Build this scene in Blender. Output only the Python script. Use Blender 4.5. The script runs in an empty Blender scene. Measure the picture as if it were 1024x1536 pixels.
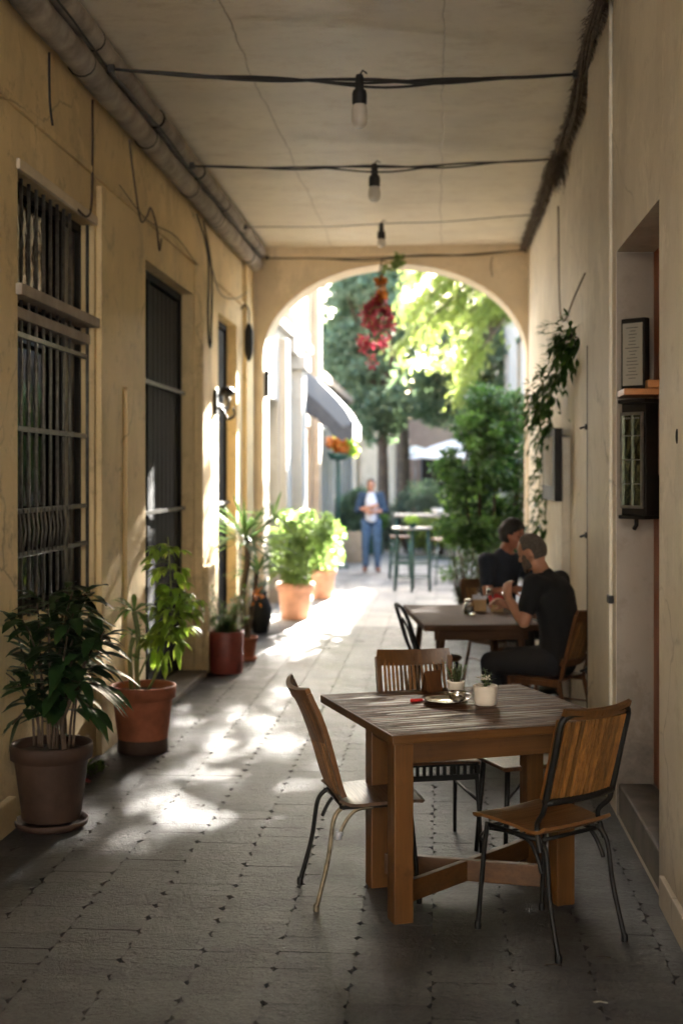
import bpy, bmesh, math, random
from mathutils import Vector, Matrix, noise
random.seed(7)
R = math.radians
scn = bpy.context.scene
COL = scn.collection
U = random.uniform

# ------------------------------------------------------------------ materials
def newmat(name):
    m = bpy.data.materials.new(name); m.use_nodes = True
    nt = m.node_tree; nt.nodes.clear()
    out = nt.nodes.new('ShaderNodeOutputMaterial')
    b = nt.nodes.new('ShaderNodeBsdfPrincipled')
    nt.links.new(b.outputs[0], out.inputs[0])
    return m, nt, b, out

def nz(nt, scale, detail=4, stretch=(1,1,1), rough=.6, dist=0, rot=(0,0,0), coord='Object'):
    tc = nt.nodes.new('ShaderNodeTexCoord'); mp = nt.nodes.new('ShaderNodeMapping')
    mp.inputs['Scale'].default_value = stretch; mp.inputs['Rotation'].default_value = rot
    n = nt.nodes.new('ShaderNodeTexNoise')
    n.inputs['Scale'].default_value = scale; n.inputs['Detail'].default_value = detail
    n.inputs['Roughness'].default_value = rough; n.inputs['Distortion'].default_value = dist
    nt.links.new(tc.outputs[coord], mp.inputs[0]); nt.links.new(mp.outputs[0], n.inputs['Vector'])
    return n.outputs[0]

def ramp(nt, fac, stops):
    r = nt.nodes.new('ShaderNodeValToRGB'); e = r.color_ramp.elements
    while len(e) < len(stops): e.new(.5)
    for i, (p, c) in enumerate(stops):
        e[i].position = p; e[i].color = (*c, 1) if not isinstance(c, (int, float)) else (c, c, c, 1)
    nt.links.new(fac, r.inputs[0]); return r.outputs[0]

def mixc(nt, fac, a, b, mode='MIX'):
    m = nt.nodes.new('ShaderNodeMix'); m.data_type = 'RGBA'; m.blend_type = mode
    for s, v in ((0, fac), (6, a), (7, b)):
        if isinstance(v, (int, float)): m.inputs[s].default_value = v
        elif isinstance(v, tuple): m.inputs[s].default_value = (*v, 1)
        else: nt.links.new(v, m.inputs[s])
    return m.outputs[2]

def math_(nt, op, a, b=0.0):
    m = nt.nodes.new('ShaderNodeMath'); m.operation = op
    for i, v in enumerate((a, b)):
        if isinstance(v, (int, float)): m.inputs[i].default_value = v
        else: nt.links.new(v, m.inputs[i])
    return m.outputs[0]

def bump(nt, b, h, strength=.3, dist=.01):
    n = nt.nodes.new('ShaderNodeBump'); n.inputs['Strength'].default_value = strength
    n.inputs['Distance'].default_value = dist
    nt.links.new(h, n.inputs['Height']); nt.links.new(n.outputs[0], b.inputs['Normal'])

def simple(name, c, rough=.6, metal=0, var=.25, scale=12, bmp=.15, spec=.5):
    m, nt, b, o = newmat(name)
    n = nz(nt, scale, 5)
    d = tuple(x*(1-var) for x in c); l = tuple(min(1, x*(1+var)) for x in c)
    nt.links.new(ramp(nt, n, [(.3, d), (.7, l)]), b.inputs['Base Color'])
    b.inputs['Roughness'].default_value = rough; b.inputs['Metallic'].default_value = metal
    b.inputs['Specular IOR Level'].default_value = spec
    if bmp: bump(nt, b, nz(nt, scale*6, 3), bmp, .004)
    return m

def plaster(name, c, stain, stain_amt=.5, sc=1.0, streak=True, cracks=False):
    m, nt, b, o = newmat(name)
    big = nz(nt, .9*sc, 6, rough=.65)
    base = ramp(nt, big, [(.3, tuple(x*.80 for x in c)), (.52, c), (.75, tuple(min(1, x*1.12) for x in c))])
    if streak:
        st = nz(nt, 1.1, 7, (1.2, 1.2, .45), rough=.7, dist=.6)
        base = mixc(nt, math_(nt, 'MULTIPLY', ramp(nt, st, [(.52, 0.0), (.72, 1.0)]), stain_amt*.8), base, stain)
        pale = nz(nt, 1.3, 8, (1, 1, .8), rough=.72, dist=.3)
        base = mixc(nt, ramp(nt, pale, [(.55, 0.0), (.60, .5)]), base, tuple(min(1, x*1.15+.05) for x in c))
    blot = nz(nt, 5.5, 8, rough=.75)
    base = mixc(nt, math_(nt, 'MULTIPLY', ramp(nt, blot, [(.54, 0.0), (.66, 1.0)]), stain_amt*.9), base, stain)
    # damp and scuffed plaster along the foot of the wall
    tc = nt.nodes.new('ShaderNodeTexCoord'); sx = nt.nodes.new('ShaderNodeSeparateXYZ')
    nt.links.new(tc.outputs['Object'], sx.inputs[0])
    low = math_(nt, 'ADD', math_(nt, 'MULTIPLY', sx.outputs[2], 1.0), math_(nt, 'MULTIPLY', blot, 1.1))
    lowm = ramp(nt, low, [(.70, 1.0), (1.15, 0.0)])
    base = mixc(nt, math_(nt, 'MULTIPLY', lowm, .6), base, tuple(x*.55 for x in stain))
    if cracks:
        v = nt.nodes.new('ShaderNodeTexVoronoi'); v.feature = 'DISTANCE_TO_EDGE'; v.inputs['Scale'].default_value = .7
        t2 = nt.nodes.new('ShaderNodeTexCoord'); dd = nt.nodes.new('ShaderNodeMapping')
        n2 = nt.nodes.new('ShaderNodeTexNoise'); n2.inputs['Scale'].default_value = 3; n2.inputs['Detail'].default_value = 6
        nt.links.new(t2.outputs['Object'], n2.inputs['Vector'])
        mm = mixc(nt, .22, t2.outputs['Object'], n2.outputs[1]); nt.links.new(mm, v.inputs['Vector'])
        cr = ramp(nt, v.outputs['Distance'], [(.0, 1.0), (.006, 0.0)])
        base = mixc(nt, math_(nt, 'MULTIPLY', cr, math_(nt, 'MULTIPLY', ramp(nt, big, [(.45, 0.0), (.6, 1.0)]), .6)), base, tuple(x*.4 for x in stain))
    nt.links.new(base, b.inputs['Base Color'])
    b.inputs['Roughness'].default_value = .62; b.inputs['Specular IOR Level'].default_value = .35
    h = math_(nt, 'ADD', math_(nt, 'MULTIPLY', nz(nt, 4, 9, rough=.65), 1.4), math_(nt, 'MULTIPLY', nz(nt, 60, 3), .15))
    bump(nt, b, h, .35, .02)
    return m

def wood(name, dark, light, axis='X', scale=6, rough=.4, bmp=.25, freq=14, contrast=(.35, .65), lv=0):
    m, nt, b, o = newmat(name)
    s = {'X': (.35, freq, freq), 'Y': (freq, .35, freq), 'Z': (freq, freq, .35)}[axis]
    g = nz(nt, scale*.45, 5, s, dist=.35)
    f = nz(nt, scale*2.2, 3, s)
    h = math_(nt, 'ADD', math_(nt, 'MULTIPLY', g, .75), math_(nt, 'MULTIPLY', f, .25))
    c = ramp(nt, h, [(contrast[0], dark), (contrast[1], light)])
    c = mixc(nt, .35, c, ramp(nt, nz(nt, 3.0, 2), [(.35, tuple(x*.55 for x in dark)), (.65, light)]))
    if lv:
        a_ = nt.nodes.new('ShaderNodeAttribute'); a_.attribute_name = 'lv'
        c = mixc(nt, 1.0, c, ramp(nt, a_.outputs['Fac'], [(0, (1-lv,)*3), (1, (1+lv, 1+lv*.9, 1+lv*.8))]), 'MULTIPLY')
    wn = nz(nt, 7, 6, rough=.75)
    c = mixc(nt, ramp(nt, wn, [(.58, 0.0), (.74, .55)]), c, tuple(x*.45 for x in dark))
    nt.links.new(c, b.inputs['Base Color'])
    nt.links.new(ramp(nt, f, [(.3, rough+.12), (.7, rough-.06)]), b.inputs['Roughness'])
    b.inputs['Specular IOR Level'].default_value = .45
    bump(nt, b, h, bmp, .004)
    return m

def leafmat(name, c, trans=.45, tcol=None, rough=.45, var=.35):
    m, nt, b, o = newmat(name)
    oi = nt.nodes.new('ShaderNodeAttribute'); oi.attribute_name = 'lv'
    d = tuple(x*(1-var) for x in c); l = tuple(min(1, x*(1+var)) for x in c)
    cc = ramp(nt, oi.outputs['Fac'], [(0, d), (.6, c), (1, l)])
    nt.links.new(cc, b.inputs['Base Color']); b.inputs['Roughness'].default_value = rough
    t = nt.nodes.new('ShaderNodeBsdfTranslucent')
    tc = tcol or tuple(min(1, x*1.8) for x in c)
    tr = ramp(nt, oi.outputs['Fac'], [(0, tuple(x*.6 for x in tc)), (1, tuple(min(1, x*1.2) for x in tc))])
    nt.links.new(tr, t.inputs[0])
    mx = nt.nodes.new('ShaderNodeMixShader'); mx.inputs[0].default_value = trans
    nt.links.new(b.outputs[0], mx.inputs[1]); nt.links.new(t.outputs[0], mx.inputs[2])
    nt.links.new(mx.outputs[0], o.inputs[0])
    return m

def glassy(name, c, rough=.03, trans=1.0, ior=1.45):
    m, nt, b, o = newmat(name)
    b.inputs['Base Color'].default_value = (*c, 1); b.inputs['Roughness'].default_value = rough
    b.inputs['Transmission Weight'].default_value = trans; b.inputs['IOR'].default_value = ior
    return m

M = {}
M['ochre'] = plaster('ochre_plaster', (.68, .525, .285), (.33, .245, .14), .62, cracks=True)
M['ochre_dark'] = plaster('ochre_reveal', (.50, .32, .13), (.24, .15, .07), .5)
M['beige'] = plaster('beige_plaster', (.74, .68, .575), (.46, .39, .30), .40, cracks=True)
M['arch'] = plaster('arch_plaster', (.67, .565, .42), (.46, .37, .26), .35)
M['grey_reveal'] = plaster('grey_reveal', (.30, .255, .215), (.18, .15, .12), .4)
M['white_wall'] = plaster('white_wall', (.30, .285, .26), (.22, .20, .17), .35)
M['tan_wall'] = plaster('tan_wall', (.42, .32, .23), (.30, .22, .16), .35)
M['pink_wall'] = plaster('pink_wall', (.42, .31, .23), (.32, .23, .17), .35)
M['cream_wall'] = plaster('cream_wall', (.46, .40, .32), (.34, .28, .22), .3)
M['back_wall'] = plaster('bounce_house_wall', (.20, .195, .185), (.15, .14, .13), .3)  # wall of the unseen house added as a sunlight reflector
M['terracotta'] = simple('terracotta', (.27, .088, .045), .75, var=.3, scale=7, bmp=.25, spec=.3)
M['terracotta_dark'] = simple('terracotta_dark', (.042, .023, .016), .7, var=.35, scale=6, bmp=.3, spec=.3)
M['red_pot'] = simple('red_glazed', (.20, .042, .03), .5, var=.3, scale=6)
M['pale_pot'] = simple('pale_clay', (.50, .25, .15), .8, var=.25, scale=6)
M['soil'] = simple('soil', (.035, .025, .018), .95, var=.6, scale=40, bmp=.8)
M['black_metal'] = simple('black_metal', (.008, .0075, .007), .5, 0, var=.4, scale=30, bmp=.1)
M['black_metal'].node_tree.nodes['Principled BSDF'].inputs['Specular IOR Level'].default_value = .25
M['brass_metal'] = simple('worn_metal', (.20, .165, .11), .42, .7, var=.5, scale=25, bmp=.1)
M['grey_metal'] = simple('grey_metal', (.20, .19, .17), .45, .5, var=.3, scale=20)
M['green_metal'] = simple('green_metal', (.02, .06, .045), .4, .2, var=.3)
M['steel'] = simple('steel', (.62, .61, .58), .18, 1, var=.1, scale=8, bmp=0)
M['ceramic'] = simple('ceramic', (.74, .66, .56), .32, var=.06, scale=9, bmp=.05)
M['rubber'] = simple('rubber', (.015, .014, .014), .6, var=.2)
M['red_plastic'] = simple('red_plastic', (.50, .02, .015), .3, var=.1)
M['window_dark'] = simple('dark_timber', (.014, .012, .010), .6, var=.4, scale=9, spec=.25)
M['louvre'] = simple('dark_shutter', (.009, .010, .011), .7, var=.3, scale=9, spec=.2)
M['iron'] = simple('painted_iron', (.10, .093, .08), .45, .35, var=.5, scale=22)
M['stone_sill'] = simple('stone_sill', (.34, .29, .24), .8, var=.25, scale=5)
M['step_stone'] = simple('step_stone', (.15, .135, .12), .7, var=.35, scale=5)
M['orange_door'] = wood('orange_door', (.22, .055, .015), (.42, .125, .03), 'Z', rough=.4)
M['orange_shelf'] = wood('orange_shelf', (.36, .13, .03), (.60, .25, .07), 'X', rough=.4)
M['cable'] = simple('cable_black', (.014, .012, .011), .55, var=.3)
M['cable_brown'] = simple('cable_brown', (.13, .098, .072), .9, var=.6, scale=25, bmp=.6)
M['paper'] = simple('paper', (.34, .32, .27), .8, var=.06, scale=5, bmp=0)
M['ink'] = simple('ink', (.09, .08, .07), .8, var=.1, bmp=0)
M['table_wood'] = wood('table_wood', (.058, .024, .007), (.135, .058, .015), 'X', 5, .36, .15)
M['table_leg'] = wood('table_leg', (.060, .025, .007), (.150, .064, .016), 'Z', 5, .36, .12, freq=9)
M['table_beam'] = wood('table_beam', (.048, .020, .006), (.105, .045, .012), 'X', 5, .45, .12)
M['table2_wood'] = wood('table2_wood', (.050, .022, .011), (.105, .048, .023), 'X', 5, .85, .15)
M['dark_wood'] = wood('dark_wood', (.055, .022, .010), (.16, .064, .022), 'Z', 5, .4, .1)
M['chair_wood'] = wood('chair_wood', (.060, .024, .006), (.155, .065, .016), 'Z', 5, .32, .12)
M['seat_wood'] = wood('seat_wood', (.10, .042, .013), (.21, .098, .032), 'X', 5, .38, .1)
M['slat'] = wood('slat_wood', (.050, .021, .006), (.27, .125, .033), 'Z', 6, .40, .2, freq=26, lv=.5)
M['navy'] = simple('navy_cloth', (.016, .022, .036), .9, var=.2, scale=20)
M['black_cloth'] = simple('black_cloth', (.007, .007, .008), .92, var=.2, scale=20)
M['dark_trouser'] = simple('dark_trouser', (.014, .014, .017), .9, var=.2)
M['jeans'] = simple('jeans', (.055, .105, .19), .9, var=.25, scale=14)
M['cardigan'] = simple('cardigan', (.022, .042, .075), .95, var=.25)
M['shirt_pale'] = simple('pale_shirt', (.50, .52, .58), .9, var=.12)
M['skin'] = simple('skin', (.42, .20, .125), .5, var=.12, scale=9, bmp=.05)
M['skin_red'] = simple('skin_ruddy', (.36, .145, .09), .5, var=.12, scale=9, bmp=.05)
M['hair_black'] = simple('hair_black', (.012, .010, .009), .7, var=.4, scale=50, bmp=.6)
M['hair_grey'] = simple('hair_grey', (.085, .070, .058), .85, var=.4, scale=70, bmp=.5)
M['beard'] = simple('beard_grey', (.10, .075, .058), .9, var=.5, scale=80, bmp=.8)
M['eye'] = simple('eye', (.02, .015, .012), .2, var=.1, bmp=0)
M['shoe'] = simple('shoe', (.10, .03, .025), .6)
M['trunk'] = simple('bark', (.060, .043, .030), .95, var=.5, scale=10, bmp=.9)
M['stem_brown'] = simple('stem_brown', (.055, .034, .022), .85, var=.4, scale=14, bmp=.5)
M['stem_green'] = simple('stem_green', (.12, .15, .045), .6, var=.3)
M['l_dark'] = leafmat('leaf_dark', (.018, .045, .014), .18, (.07, .17, .03), .35)
M['l_mid'] = leafmat('leaf_mid', (.04, .095, .022), .4, (.20, .38, .06))
M['l_bright'] = leafmat('leaf_bright', (.14, .24, .04), .55, (.55, .75, .11))
M['l_lime'] = leafmat('leaf_lime', (.10, .165, .045), .45, (.34, .48, .13))
M['l_yellow'] = leafmat('leaf_yellow', (.19, .24, .05), .45, (.36, .44, .11))
M['l_tree'] = leafmat('leaf_tree_hazed', (.085, .125, .075), .35, (.20, .30, .15), .6)  # leaf colour lightened to put distant haze into it
M['l_grey'] = leafmat('leaf_grey', (.09, .12, .085), .35, (.20, .26, .15))
M['l_climb'] = leafmat('leaf_climb', (.024, .060, .014), .35, (.09, .21, .03))
M['l_red'] = leafmat('petal_red', (.30, .028, .05), .35, (.45, .05, .09))
M['l_orange'] = leafmat('petal_orange', (.40, .11, .012), .3, (.5, .18, .02))
M['l_yucca'] = leafmat('leaf_yucca', (.045, .085, .035), .3, (.16, .28, .08))
M['l_frost'] = leafmat('leaf_frost', (.22, .25, .22), .3, (.3, .34, .28))
M['canvas'] = leafmat('canvas', (.12, .13, .15), .12, (.14, .15, .17), .9, 0.05)
M['canvas_shaded'] = simple('canvas_shaded', (.05, .05, .055), .9, var=.2)  # valance canvas with its shade put into the colour
M['canvas_white'] = leafmat('canvas_white', (.80, .79, .76), .35, (.8, .8, .78), .9, 0.03)
M['bulb_glass'] = simple('frosted_bulb', (.80, .74, .66), .25, var=.08, scale=9, bmp=0)
M['bulb_glass'].node_tree.nodes['Principled BSDF'].inputs['Transmission Weight'].default_value = .25
M['glass'] = glassy('clear_glass', (.95, .97, .96))
M['beer'] = glassy('beer', (.95, .62, .06), .05, .8, 1.33)
M['blue_door'] = simple('blue_door', (.12, .20, .23), .5, var=.2)
M['kraft'] = simple('kraft_box', (.40, .26, .13), .8, var=.2, scale=10)
M['galv'] = simple('pipe_lagging', (.34, .30, .255), .9, var=.45, scale=5, bmp=.6)

def dark_glass():
    m, nt, b, o = newmat('window_glass')
    b.inputs['Base Color'].default_value = (.012, .013, .011, 1); b.inputs['Roughness'].default_value = .06
    b.inputs['Specular IOR Level'].default_value = .8
    b.inputs['IOR'].default_value = 2.2
    bump(nt, b, nz(nt, 3.0, 3), .35, .02)
    return m
M['wglass'] = dark_glass()

def ceiling_mat():
    m, nt, b, o = newmat('ceiling_plaster')
    big = nz(nt, .8, 6, rough=.65)
    base = ramp(nt, big, [(.3, (.72, .665, .58)), (.55, (.86, .79, .67)), (.75, (.88, .84, .76))])
    blot = nz(nt, 4.5, 8, (1, 1.6, 1), rough=.75)
    base = mixc(nt, ramp(nt, blot, [(.50, 0.0), (.70, .6)]), base, (.60, .51, .40))
    # board joints running with the passage and across it
    tc = nt.nodes.new('ShaderNodeTexCoord'); sx = nt.nodes.new('ShaderNodeSeparateXYZ')
    nt.links.new(tc.outputs['Object'], sx.inputs[0])
    w = math_(nt, 'MULTIPLY', nz(nt, 1.3, 4), .10)
    def joint(o, period, off, wid):
        x = math_(nt, 'ADD', math_(nt, 'ADD', o, w), off)
        x = math_(nt, 'ABSOLUTE', math_(nt, 'SUBTRACT', math_(nt, 'FRACT', math_(nt, 'DIVIDE', x, period)), .5))
        return ramp(nt, x, [(.0, 1.0), (wid, 0.0)])
    j = math_(nt, 'MAXIMUM', joint(sx.outputs[0], 1.22, .52, .006), math_(nt, 'MULTIPLY', joint(sx.outputs[1], 1.9, .3, .006), .6))
    base = mixc(nt, math_(nt, 'MULTIPLY', j, .55), base, (.24, .18, .13))
    nt.links.new(base, b.inputs['Base Color']); b.inputs['Roughness'].default_value = .5
    b.inputs['Specular IOR Level'].default_value = .45
    h = math_(nt, 'SUBTRACT', math_(nt, 'ADD', nz(nt, 5, 7, (1, 2, 1)), math_(nt, 'MULTIPLY', nz(nt, 70, 2), .12)), math_(nt, 'MULTIPLY', j, .4))
    bump(nt, b, h, .4, .02)
    return m
M['ceiling'] = ceiling_mat()

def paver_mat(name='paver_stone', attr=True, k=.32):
    m, nt, b, o = newmat(name)
    n1 = nz(nt, 3.2, 7, rough=.7, coord='Object'); n2 = nz(nt, 45, 5, rough=.7)
    c = ramp(nt, n1, [(.28, (.10, .092, .082)), (.5, (.165, .154, .140)), (.75, (.235, .222, .205))])
    c = mixc(nt, ramp(nt, n2, [(.35, .0), (.75, .6)]), c, (.085, .078, .07))
    n3 = nz(nt, 70, 5, rough=.85)
    c = mixc(nt, 1.0, c, ramp(nt, n3, [(.34, (.45, .45, .45)), (.66, (1.6, 1.6, 1.6))]), 'MULTIPLY')
    n4 = nz(nt, .7, 6, rough=.7)
    c = mixc(nt, 1.0, c, ramp(nt, n4, [(.3, (.7, .68, .66)), (.65, (1.15, 1.15, 1.15))]), 'MULTIPLY')
    if attr:
        a = nt.nodes.new('ShaderNodeAttribute'); a.attribute_name = 'lv'
        c = mixc(nt, 1.0, c, ramp(nt, a.outputs['Fac'], [(0, (.62, .62, .63)), (1, (1.28, 1.26, 1.22))]), 'MULTIPLY')
    spots = nz(nt, 9, 4)
    c = mixc(nt, ramp(nt, spots, [(.62, 0.0), (.72, .5)]), c, (.05, .042, .035))
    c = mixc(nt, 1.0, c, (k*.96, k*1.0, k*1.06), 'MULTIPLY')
    nt.links.new(c, b.inputs['Base Color'])
    r = math_(nt, 'ADD', math_(nt, 'MULTIPLY', ramp(nt, nz(nt, 2.2, 6), [(.3, .16), (.7, .42)]), 1.0), math_(nt, 'MULTIPLY', n2, .22))
    nt.links.new(r, b.inputs['Roughness'])
    h = math_(nt, 'ADD', math_(nt, 'MULTIPLY', nz(nt, 14, 5, (1, 3, 1)), .6), math_(nt, 'MULTIPLY', nz(nt, 48, 6, rough=.85), 1.5))
    h = math_(nt, 'ADD', h, math_(nt, 'MULTIPLY', nz(nt, 19, 6, rough=.8), 2.2))
    bump(nt, b, h, 1.0, .014)
    return m
M['paver'] = paver_mat(); M['paver_bounce'] = paver_mat('bounce_paver', True, 2.5); M['ground'] = paver_mat('ground_stone', False, 1.8)  # outdoor stone is the same paver, paled to bounce sunlight into the passage
M['joint'] = simple('joint_dirt', (.022, .018, .014), .95, var=.5, scale=30)

def tabletop_mat():
    m, nt, b, o = newmat('grooved_tabletop')
    g = nz(nt, 3.2, 6, (.8, 22, 1), rough=.66, dist=1.4)
    g2 = nz(nt, 6.0, 3, (.5, 22, 1), dist=.4)
    h = math_(nt, 'ADD', math_(nt, 'MULTIPLY', g, .7), math_(nt, 'MULTIPLY', g2, .3))
    gr = ramp(nt, h, [(.40, 0.0), (.56, 1.0)])
    c = mixc(nt, gr, (.018, .007, .004), ramp(nt, nz(nt, 2.0, 4), [(.3, (.10, .034, .013)), (.7, (.18, .066, .026))]))
    nt.links.new(c, b.inputs['Base Color'])
    nt.links.new(ramp(nt, gr, [(0, .7), (1, .47)]), b.inputs['Roughness'])
    b.inputs['Specular IOR Level'].default_value = .27
    bump(nt, b, gr, .6, .006)
    return m
M['tabletop'] = tabletop_mat()

# ------------------------------------------------------------------ mesh helpers
class MB:
    def __init__(s): s.v = []; s.f = []; s.a = []; s.sm = []
    def add(s, vs, fs, a=None, smooth=False):
        o = len(s.v); s.v += [tuple(v) for v in vs]; a = U(0, 1) if a is None else a
        for f in fs: s.f.append(tuple(i+o for i in f)); s.a.append(a); s.sm.append(smooth)
    def box(s, x0, x1, y0, y1, z0, z1, mtx=None, bev=0):
        if bev:
            bm = bmesh.new(); bmesh.ops.create_cube(bm, size=1)
            for v in bm.verts: v.co = Vector((x0+(v.co.x+.5)*(x1-x0), y0+(v.co.y+.5)*(y1-y0), z0+(v.co.z+.5)*(z1-z0)))
            bmesh.ops.bevel(bm, geom=bm.edges[:], offset=bev, segments=2, affect='EDGES', profile=.6)
            vs = [v.co.copy() for v in bm.verts]; fs = [[v.index for v in f.verts] for f in bm.faces]; bm.free()
        else:
            vs = [Vector((x, y, z)) for z in (z0, z1) for y in (y0, y1) for x in (x0, x1)]
            fs = [(0,2,3,1),(4,5,7,6),(0,1,5,4),(2,6,7,3),(0,4,6,2),(1,3,7,5)]
        if mtx: vs = [mtx @ v for v in vs]
        s.add(vs, fs)
    def beam(s, a, b, w, h, bev=.004):
        a, b = Vector(a), Vector(b); d = b-a; L = d.length
        q = d.to_track_quat('X', 'Z').to_matrix().to_4x4()
        s.box(0, L, -w/2, w/2, -h/2, h/2, Matrix.Translation(a) @ q, bev)
    def tube(s, pts, r, n=8, cap=True):
        pts = [Vector(p) for p in pts]; m = len(pts); rs = r if isinstance(r, (list, tuple)) else [r]*m
        vs = []; fs = []
        t = (pts[1]-pts[0]).normalized(); up = Vector((0,0,1)) if abs(t.z) < .9 else Vector((1,0,0))
        nrm = t.cross(up).normalized()
        for i, p in enumerate(pts):
            t = (pts[min(i+1, m-1)]-pts[max(i-1, 0)])
            t = t.normalized() if t.length > 1e-9 else Vector((0,0,1))
            nrm = (nrm - t*nrm.dot(t)); nrm = nrm.normalized() if nrm.length > 1e-6 else t.orthogonal().normalized()
            bn = t.cross(nrm)
            for k in range(n):
                a = 2*math.pi*k/n; vs.append(p+(nrm*math.cos(a)+bn*math.sin(a))*rs[i])
        for i in range(m-1):
            for k in range(n):
                fs.append((i*n+k, i*n+(k+1)%n, (i+1)*n+(k+1)%n, (i+1)*n+k))
        if cap: fs.append(tuple(range(n-1, -1, -1))); fs.append(tuple((m-1)*n+k for k in range(n)))
        s.add(vs, fs, smooth=True)
    def lathe(s, prof, c=(0,0,0), n=32, wob=0):
        vs = []; fs = []; m = len(prof); ph = U(0, 6)
        for (r, z) in prof:
            for k in range(n):
                a = 2*math.pi*k/n; rr = r*(1+wob*math.sin(3*a+ph)*.5+wob*math.sin(7*a+z*20)*.3)
                vs.append((c[0]+rr*math.cos(a), c[1]+rr*math.sin(a), c[2]+z))
        for i in range(m-1):
            for k in range(n):
                fs.append((i*n+k, i*n+(k+1)%n, (i+1)*n+(k+1)%n, (i+1)*n+k))
        s.add(vs, fs, smooth=True)
    def disc(s, c, r, n=32):
        s.add([(c[0]+r*math.cos(2*math.pi*k/n), c[1]+r*math.sin(2*math.pi*k/n), c[2]) for k in range(n)], [tuple(range(n))])
    def ell(s, c, r, n=12, m=8, f=None):
        vs = []; fs = []
        for i in range(m+1):
            th = math.pi*i/m
            for k in range(n):
                a = 2*math.pi*k/n
                p = Vector((r[0]*math.sin(th)*math.cos(a), r[1]*math.sin(th)*math.sin(a), r[2]*math.cos(th)))
                if f: p = f(p)
                vs.append(p+Vector(c))
        for i in range(m):
            for k in range(n): fs.append((i*n+k, (i+1)*n+k, (i+1)*n+(k+1)%n, i*n+(k+1)%n))
        s.add(vs, fs, smooth=True)
    def leaf(s, p, d, L, W, nrm=None, droop=.25, seg=4, a=None, fold=.12):
        p = Vector(p); d = Vector(d).normalized()
        side = d.cross(Vector(nrm) if nrm else Vector((0,0,1)))
        if side.length < .05: side = d.orthogonal()
        side.normalize(); up = side.cross(d).normalized()
        vs = []; prof = [0.12, .75, 1, .72, 0.0] if seg == 4 else [.3, 1, 0]
        for i in range(seg+1):
            t = i/seg; c = p+d*(L*t)+Vector((0,0,-1))*(droop*L*t*t)
            w = W*.5*prof[i]
            if i == seg: vs.append(c)
            else: vs += [c-side*w+up*(fold*w*2), c, c+side*w+up*(fold*w*2)]
        fs = []
        for i in range(seg-1):
            b0 = i*3; fs += [(b0, b0+1, b0+4, b0+3), (b0+1, b0+2, b0+5, b0+4)]
        b0 = (seg-1)*3; fs += [(b0, b0+1, b0+3), (b0+1, b0+2, b0+3)]
        s.add(vs, fs, a, smooth=True)
    def card(s, p, L, W, a=None):
        d = Vector((U(-1,1), U(-1,1), U(-1,.6))).normalized(); e = d.orthogonal().normalized()
        e.rotate(Matrix.Rotation(U(0, 6.28), 3, d)); p = Vector(p); n = d.cross(e)*(.15*W)
        s.add([p, p+d*L*.5+e*W*.5+n, p+d*L, p+d*L*.5-e*W*.5+n], [(0,1,2,3)], a)
    def build(s, name, mat, parent=None, bevel=0):
        me = bpy.data.meshes.new(name); me.from_pydata(s.v, [], s.f); me.update()
        mats = mat if isinstance(mat, list) else [mat]
        for m in mats: me.materials.append(m)
        at = me.attributes.new('lv', 'FLOAT', 'FACE'); at.data.foreach_set('value', s.a)
        me.polygons.foreach_set('use_smooth', s.sm)
        o = bpy.data.objects.new(name, me); COL.objects.link(o)
        if parent: o.parent = parent
        return o

def tag(o, label=None, cat=None, group=None, kind=None):
    if label: o['label'] = label
    if cat: o['category'] = cat
    if group: o['group'] = group
    if kind: o['kind'] = kind
    return o

def thing(name, label, cat, loc=(0,0,0), rz=0, group=None):
    o = bpy.data.objects.new(name, None); COL.objects.link(o); o.empty_display_size = .1
    o.location = loc; o.rotation_euler = (0, 0, rz)
    return tag(o, label, cat, group)

def curve(pts, n=6):
    """Catmull-Rom through points"""
    P = [Vector(p) for p in pts]; out = []
    for i in range(len(P)-1):
        p0 = P[max(i-1, 0)]; p1 = P[i]; p2 = P[i+1]; p3 = P[min(i+2, len(P)-1)]
        for k in range(n):
            t = k/n
            out.append(.5*((2*p1)+(p2-p0)*t+(2*p0-5*p1+4*p2-p3)*t*t+(3*p1-p0-3*p2+p3)*t**3))
    out.append(P[-1]); return out

# ------------------------------------------------------------------ the setting
def wall_x(mb, X, depth, y0, y1, z0, z1, holes, facing=1, X2=None, tilt=None):
    """wall plane at x=X seen from the passage side; holes (y0,y1,z0,z1) get reveals 'depth' deep, away from the passage"""
    ys = sorted({y0, y1, *[h[0] for h in holes], *[h[1] for h in holes]})
    zs = sorted({z0, z1, *[h[2] for h in holes], *[h[3] for h in holes]})
    ins = lambda y, z: any(h[0] < y < h[1] and h[2] < z < h[3] for h in holes)
    for i in range(len(ys)-1):
        for j in range(len(zs)-1):
            ym, zm = (ys[i]+ys[i+1])/2, (zs[j]+zs[j+1])/2
            if not ins(ym, zm):
                mb.add([(X, ys[i], zs[j]), (X, ys[i+1], zs[j]), (X, ys[i+1], zs[j+1]), (X, ys[i], zs[j+1])], [(0,1,2,3)])
    B = X - facing*depth
    for (a, b, c, d) in holes:
        mb.add([(X,a,c),(B,a,c),(B,a,d),(X,a,d)], [(0,1,2,3)]); mb.add([(X,b,c),(X,b,d),(B,b,d),(B,b,c)], [(0,1,2,3)])
        mb.add([(X,a,d),(B,a,d),(B,b,d),(X,b,d)], [(0,1,2,3)])
        mb.add([(X,a,c),(X,b,c),(B,b,c),(B,a,c)], [(0,1,2,3)])
    Z = X - facing*.6
    mb.box(min(Z, Z-facing*.01), max(Z, Z-facing*.01), y0, y1, z0, z1)

XL, XR, ZC, YA = -2.12, 1.02, 4.33, 14.3

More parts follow.
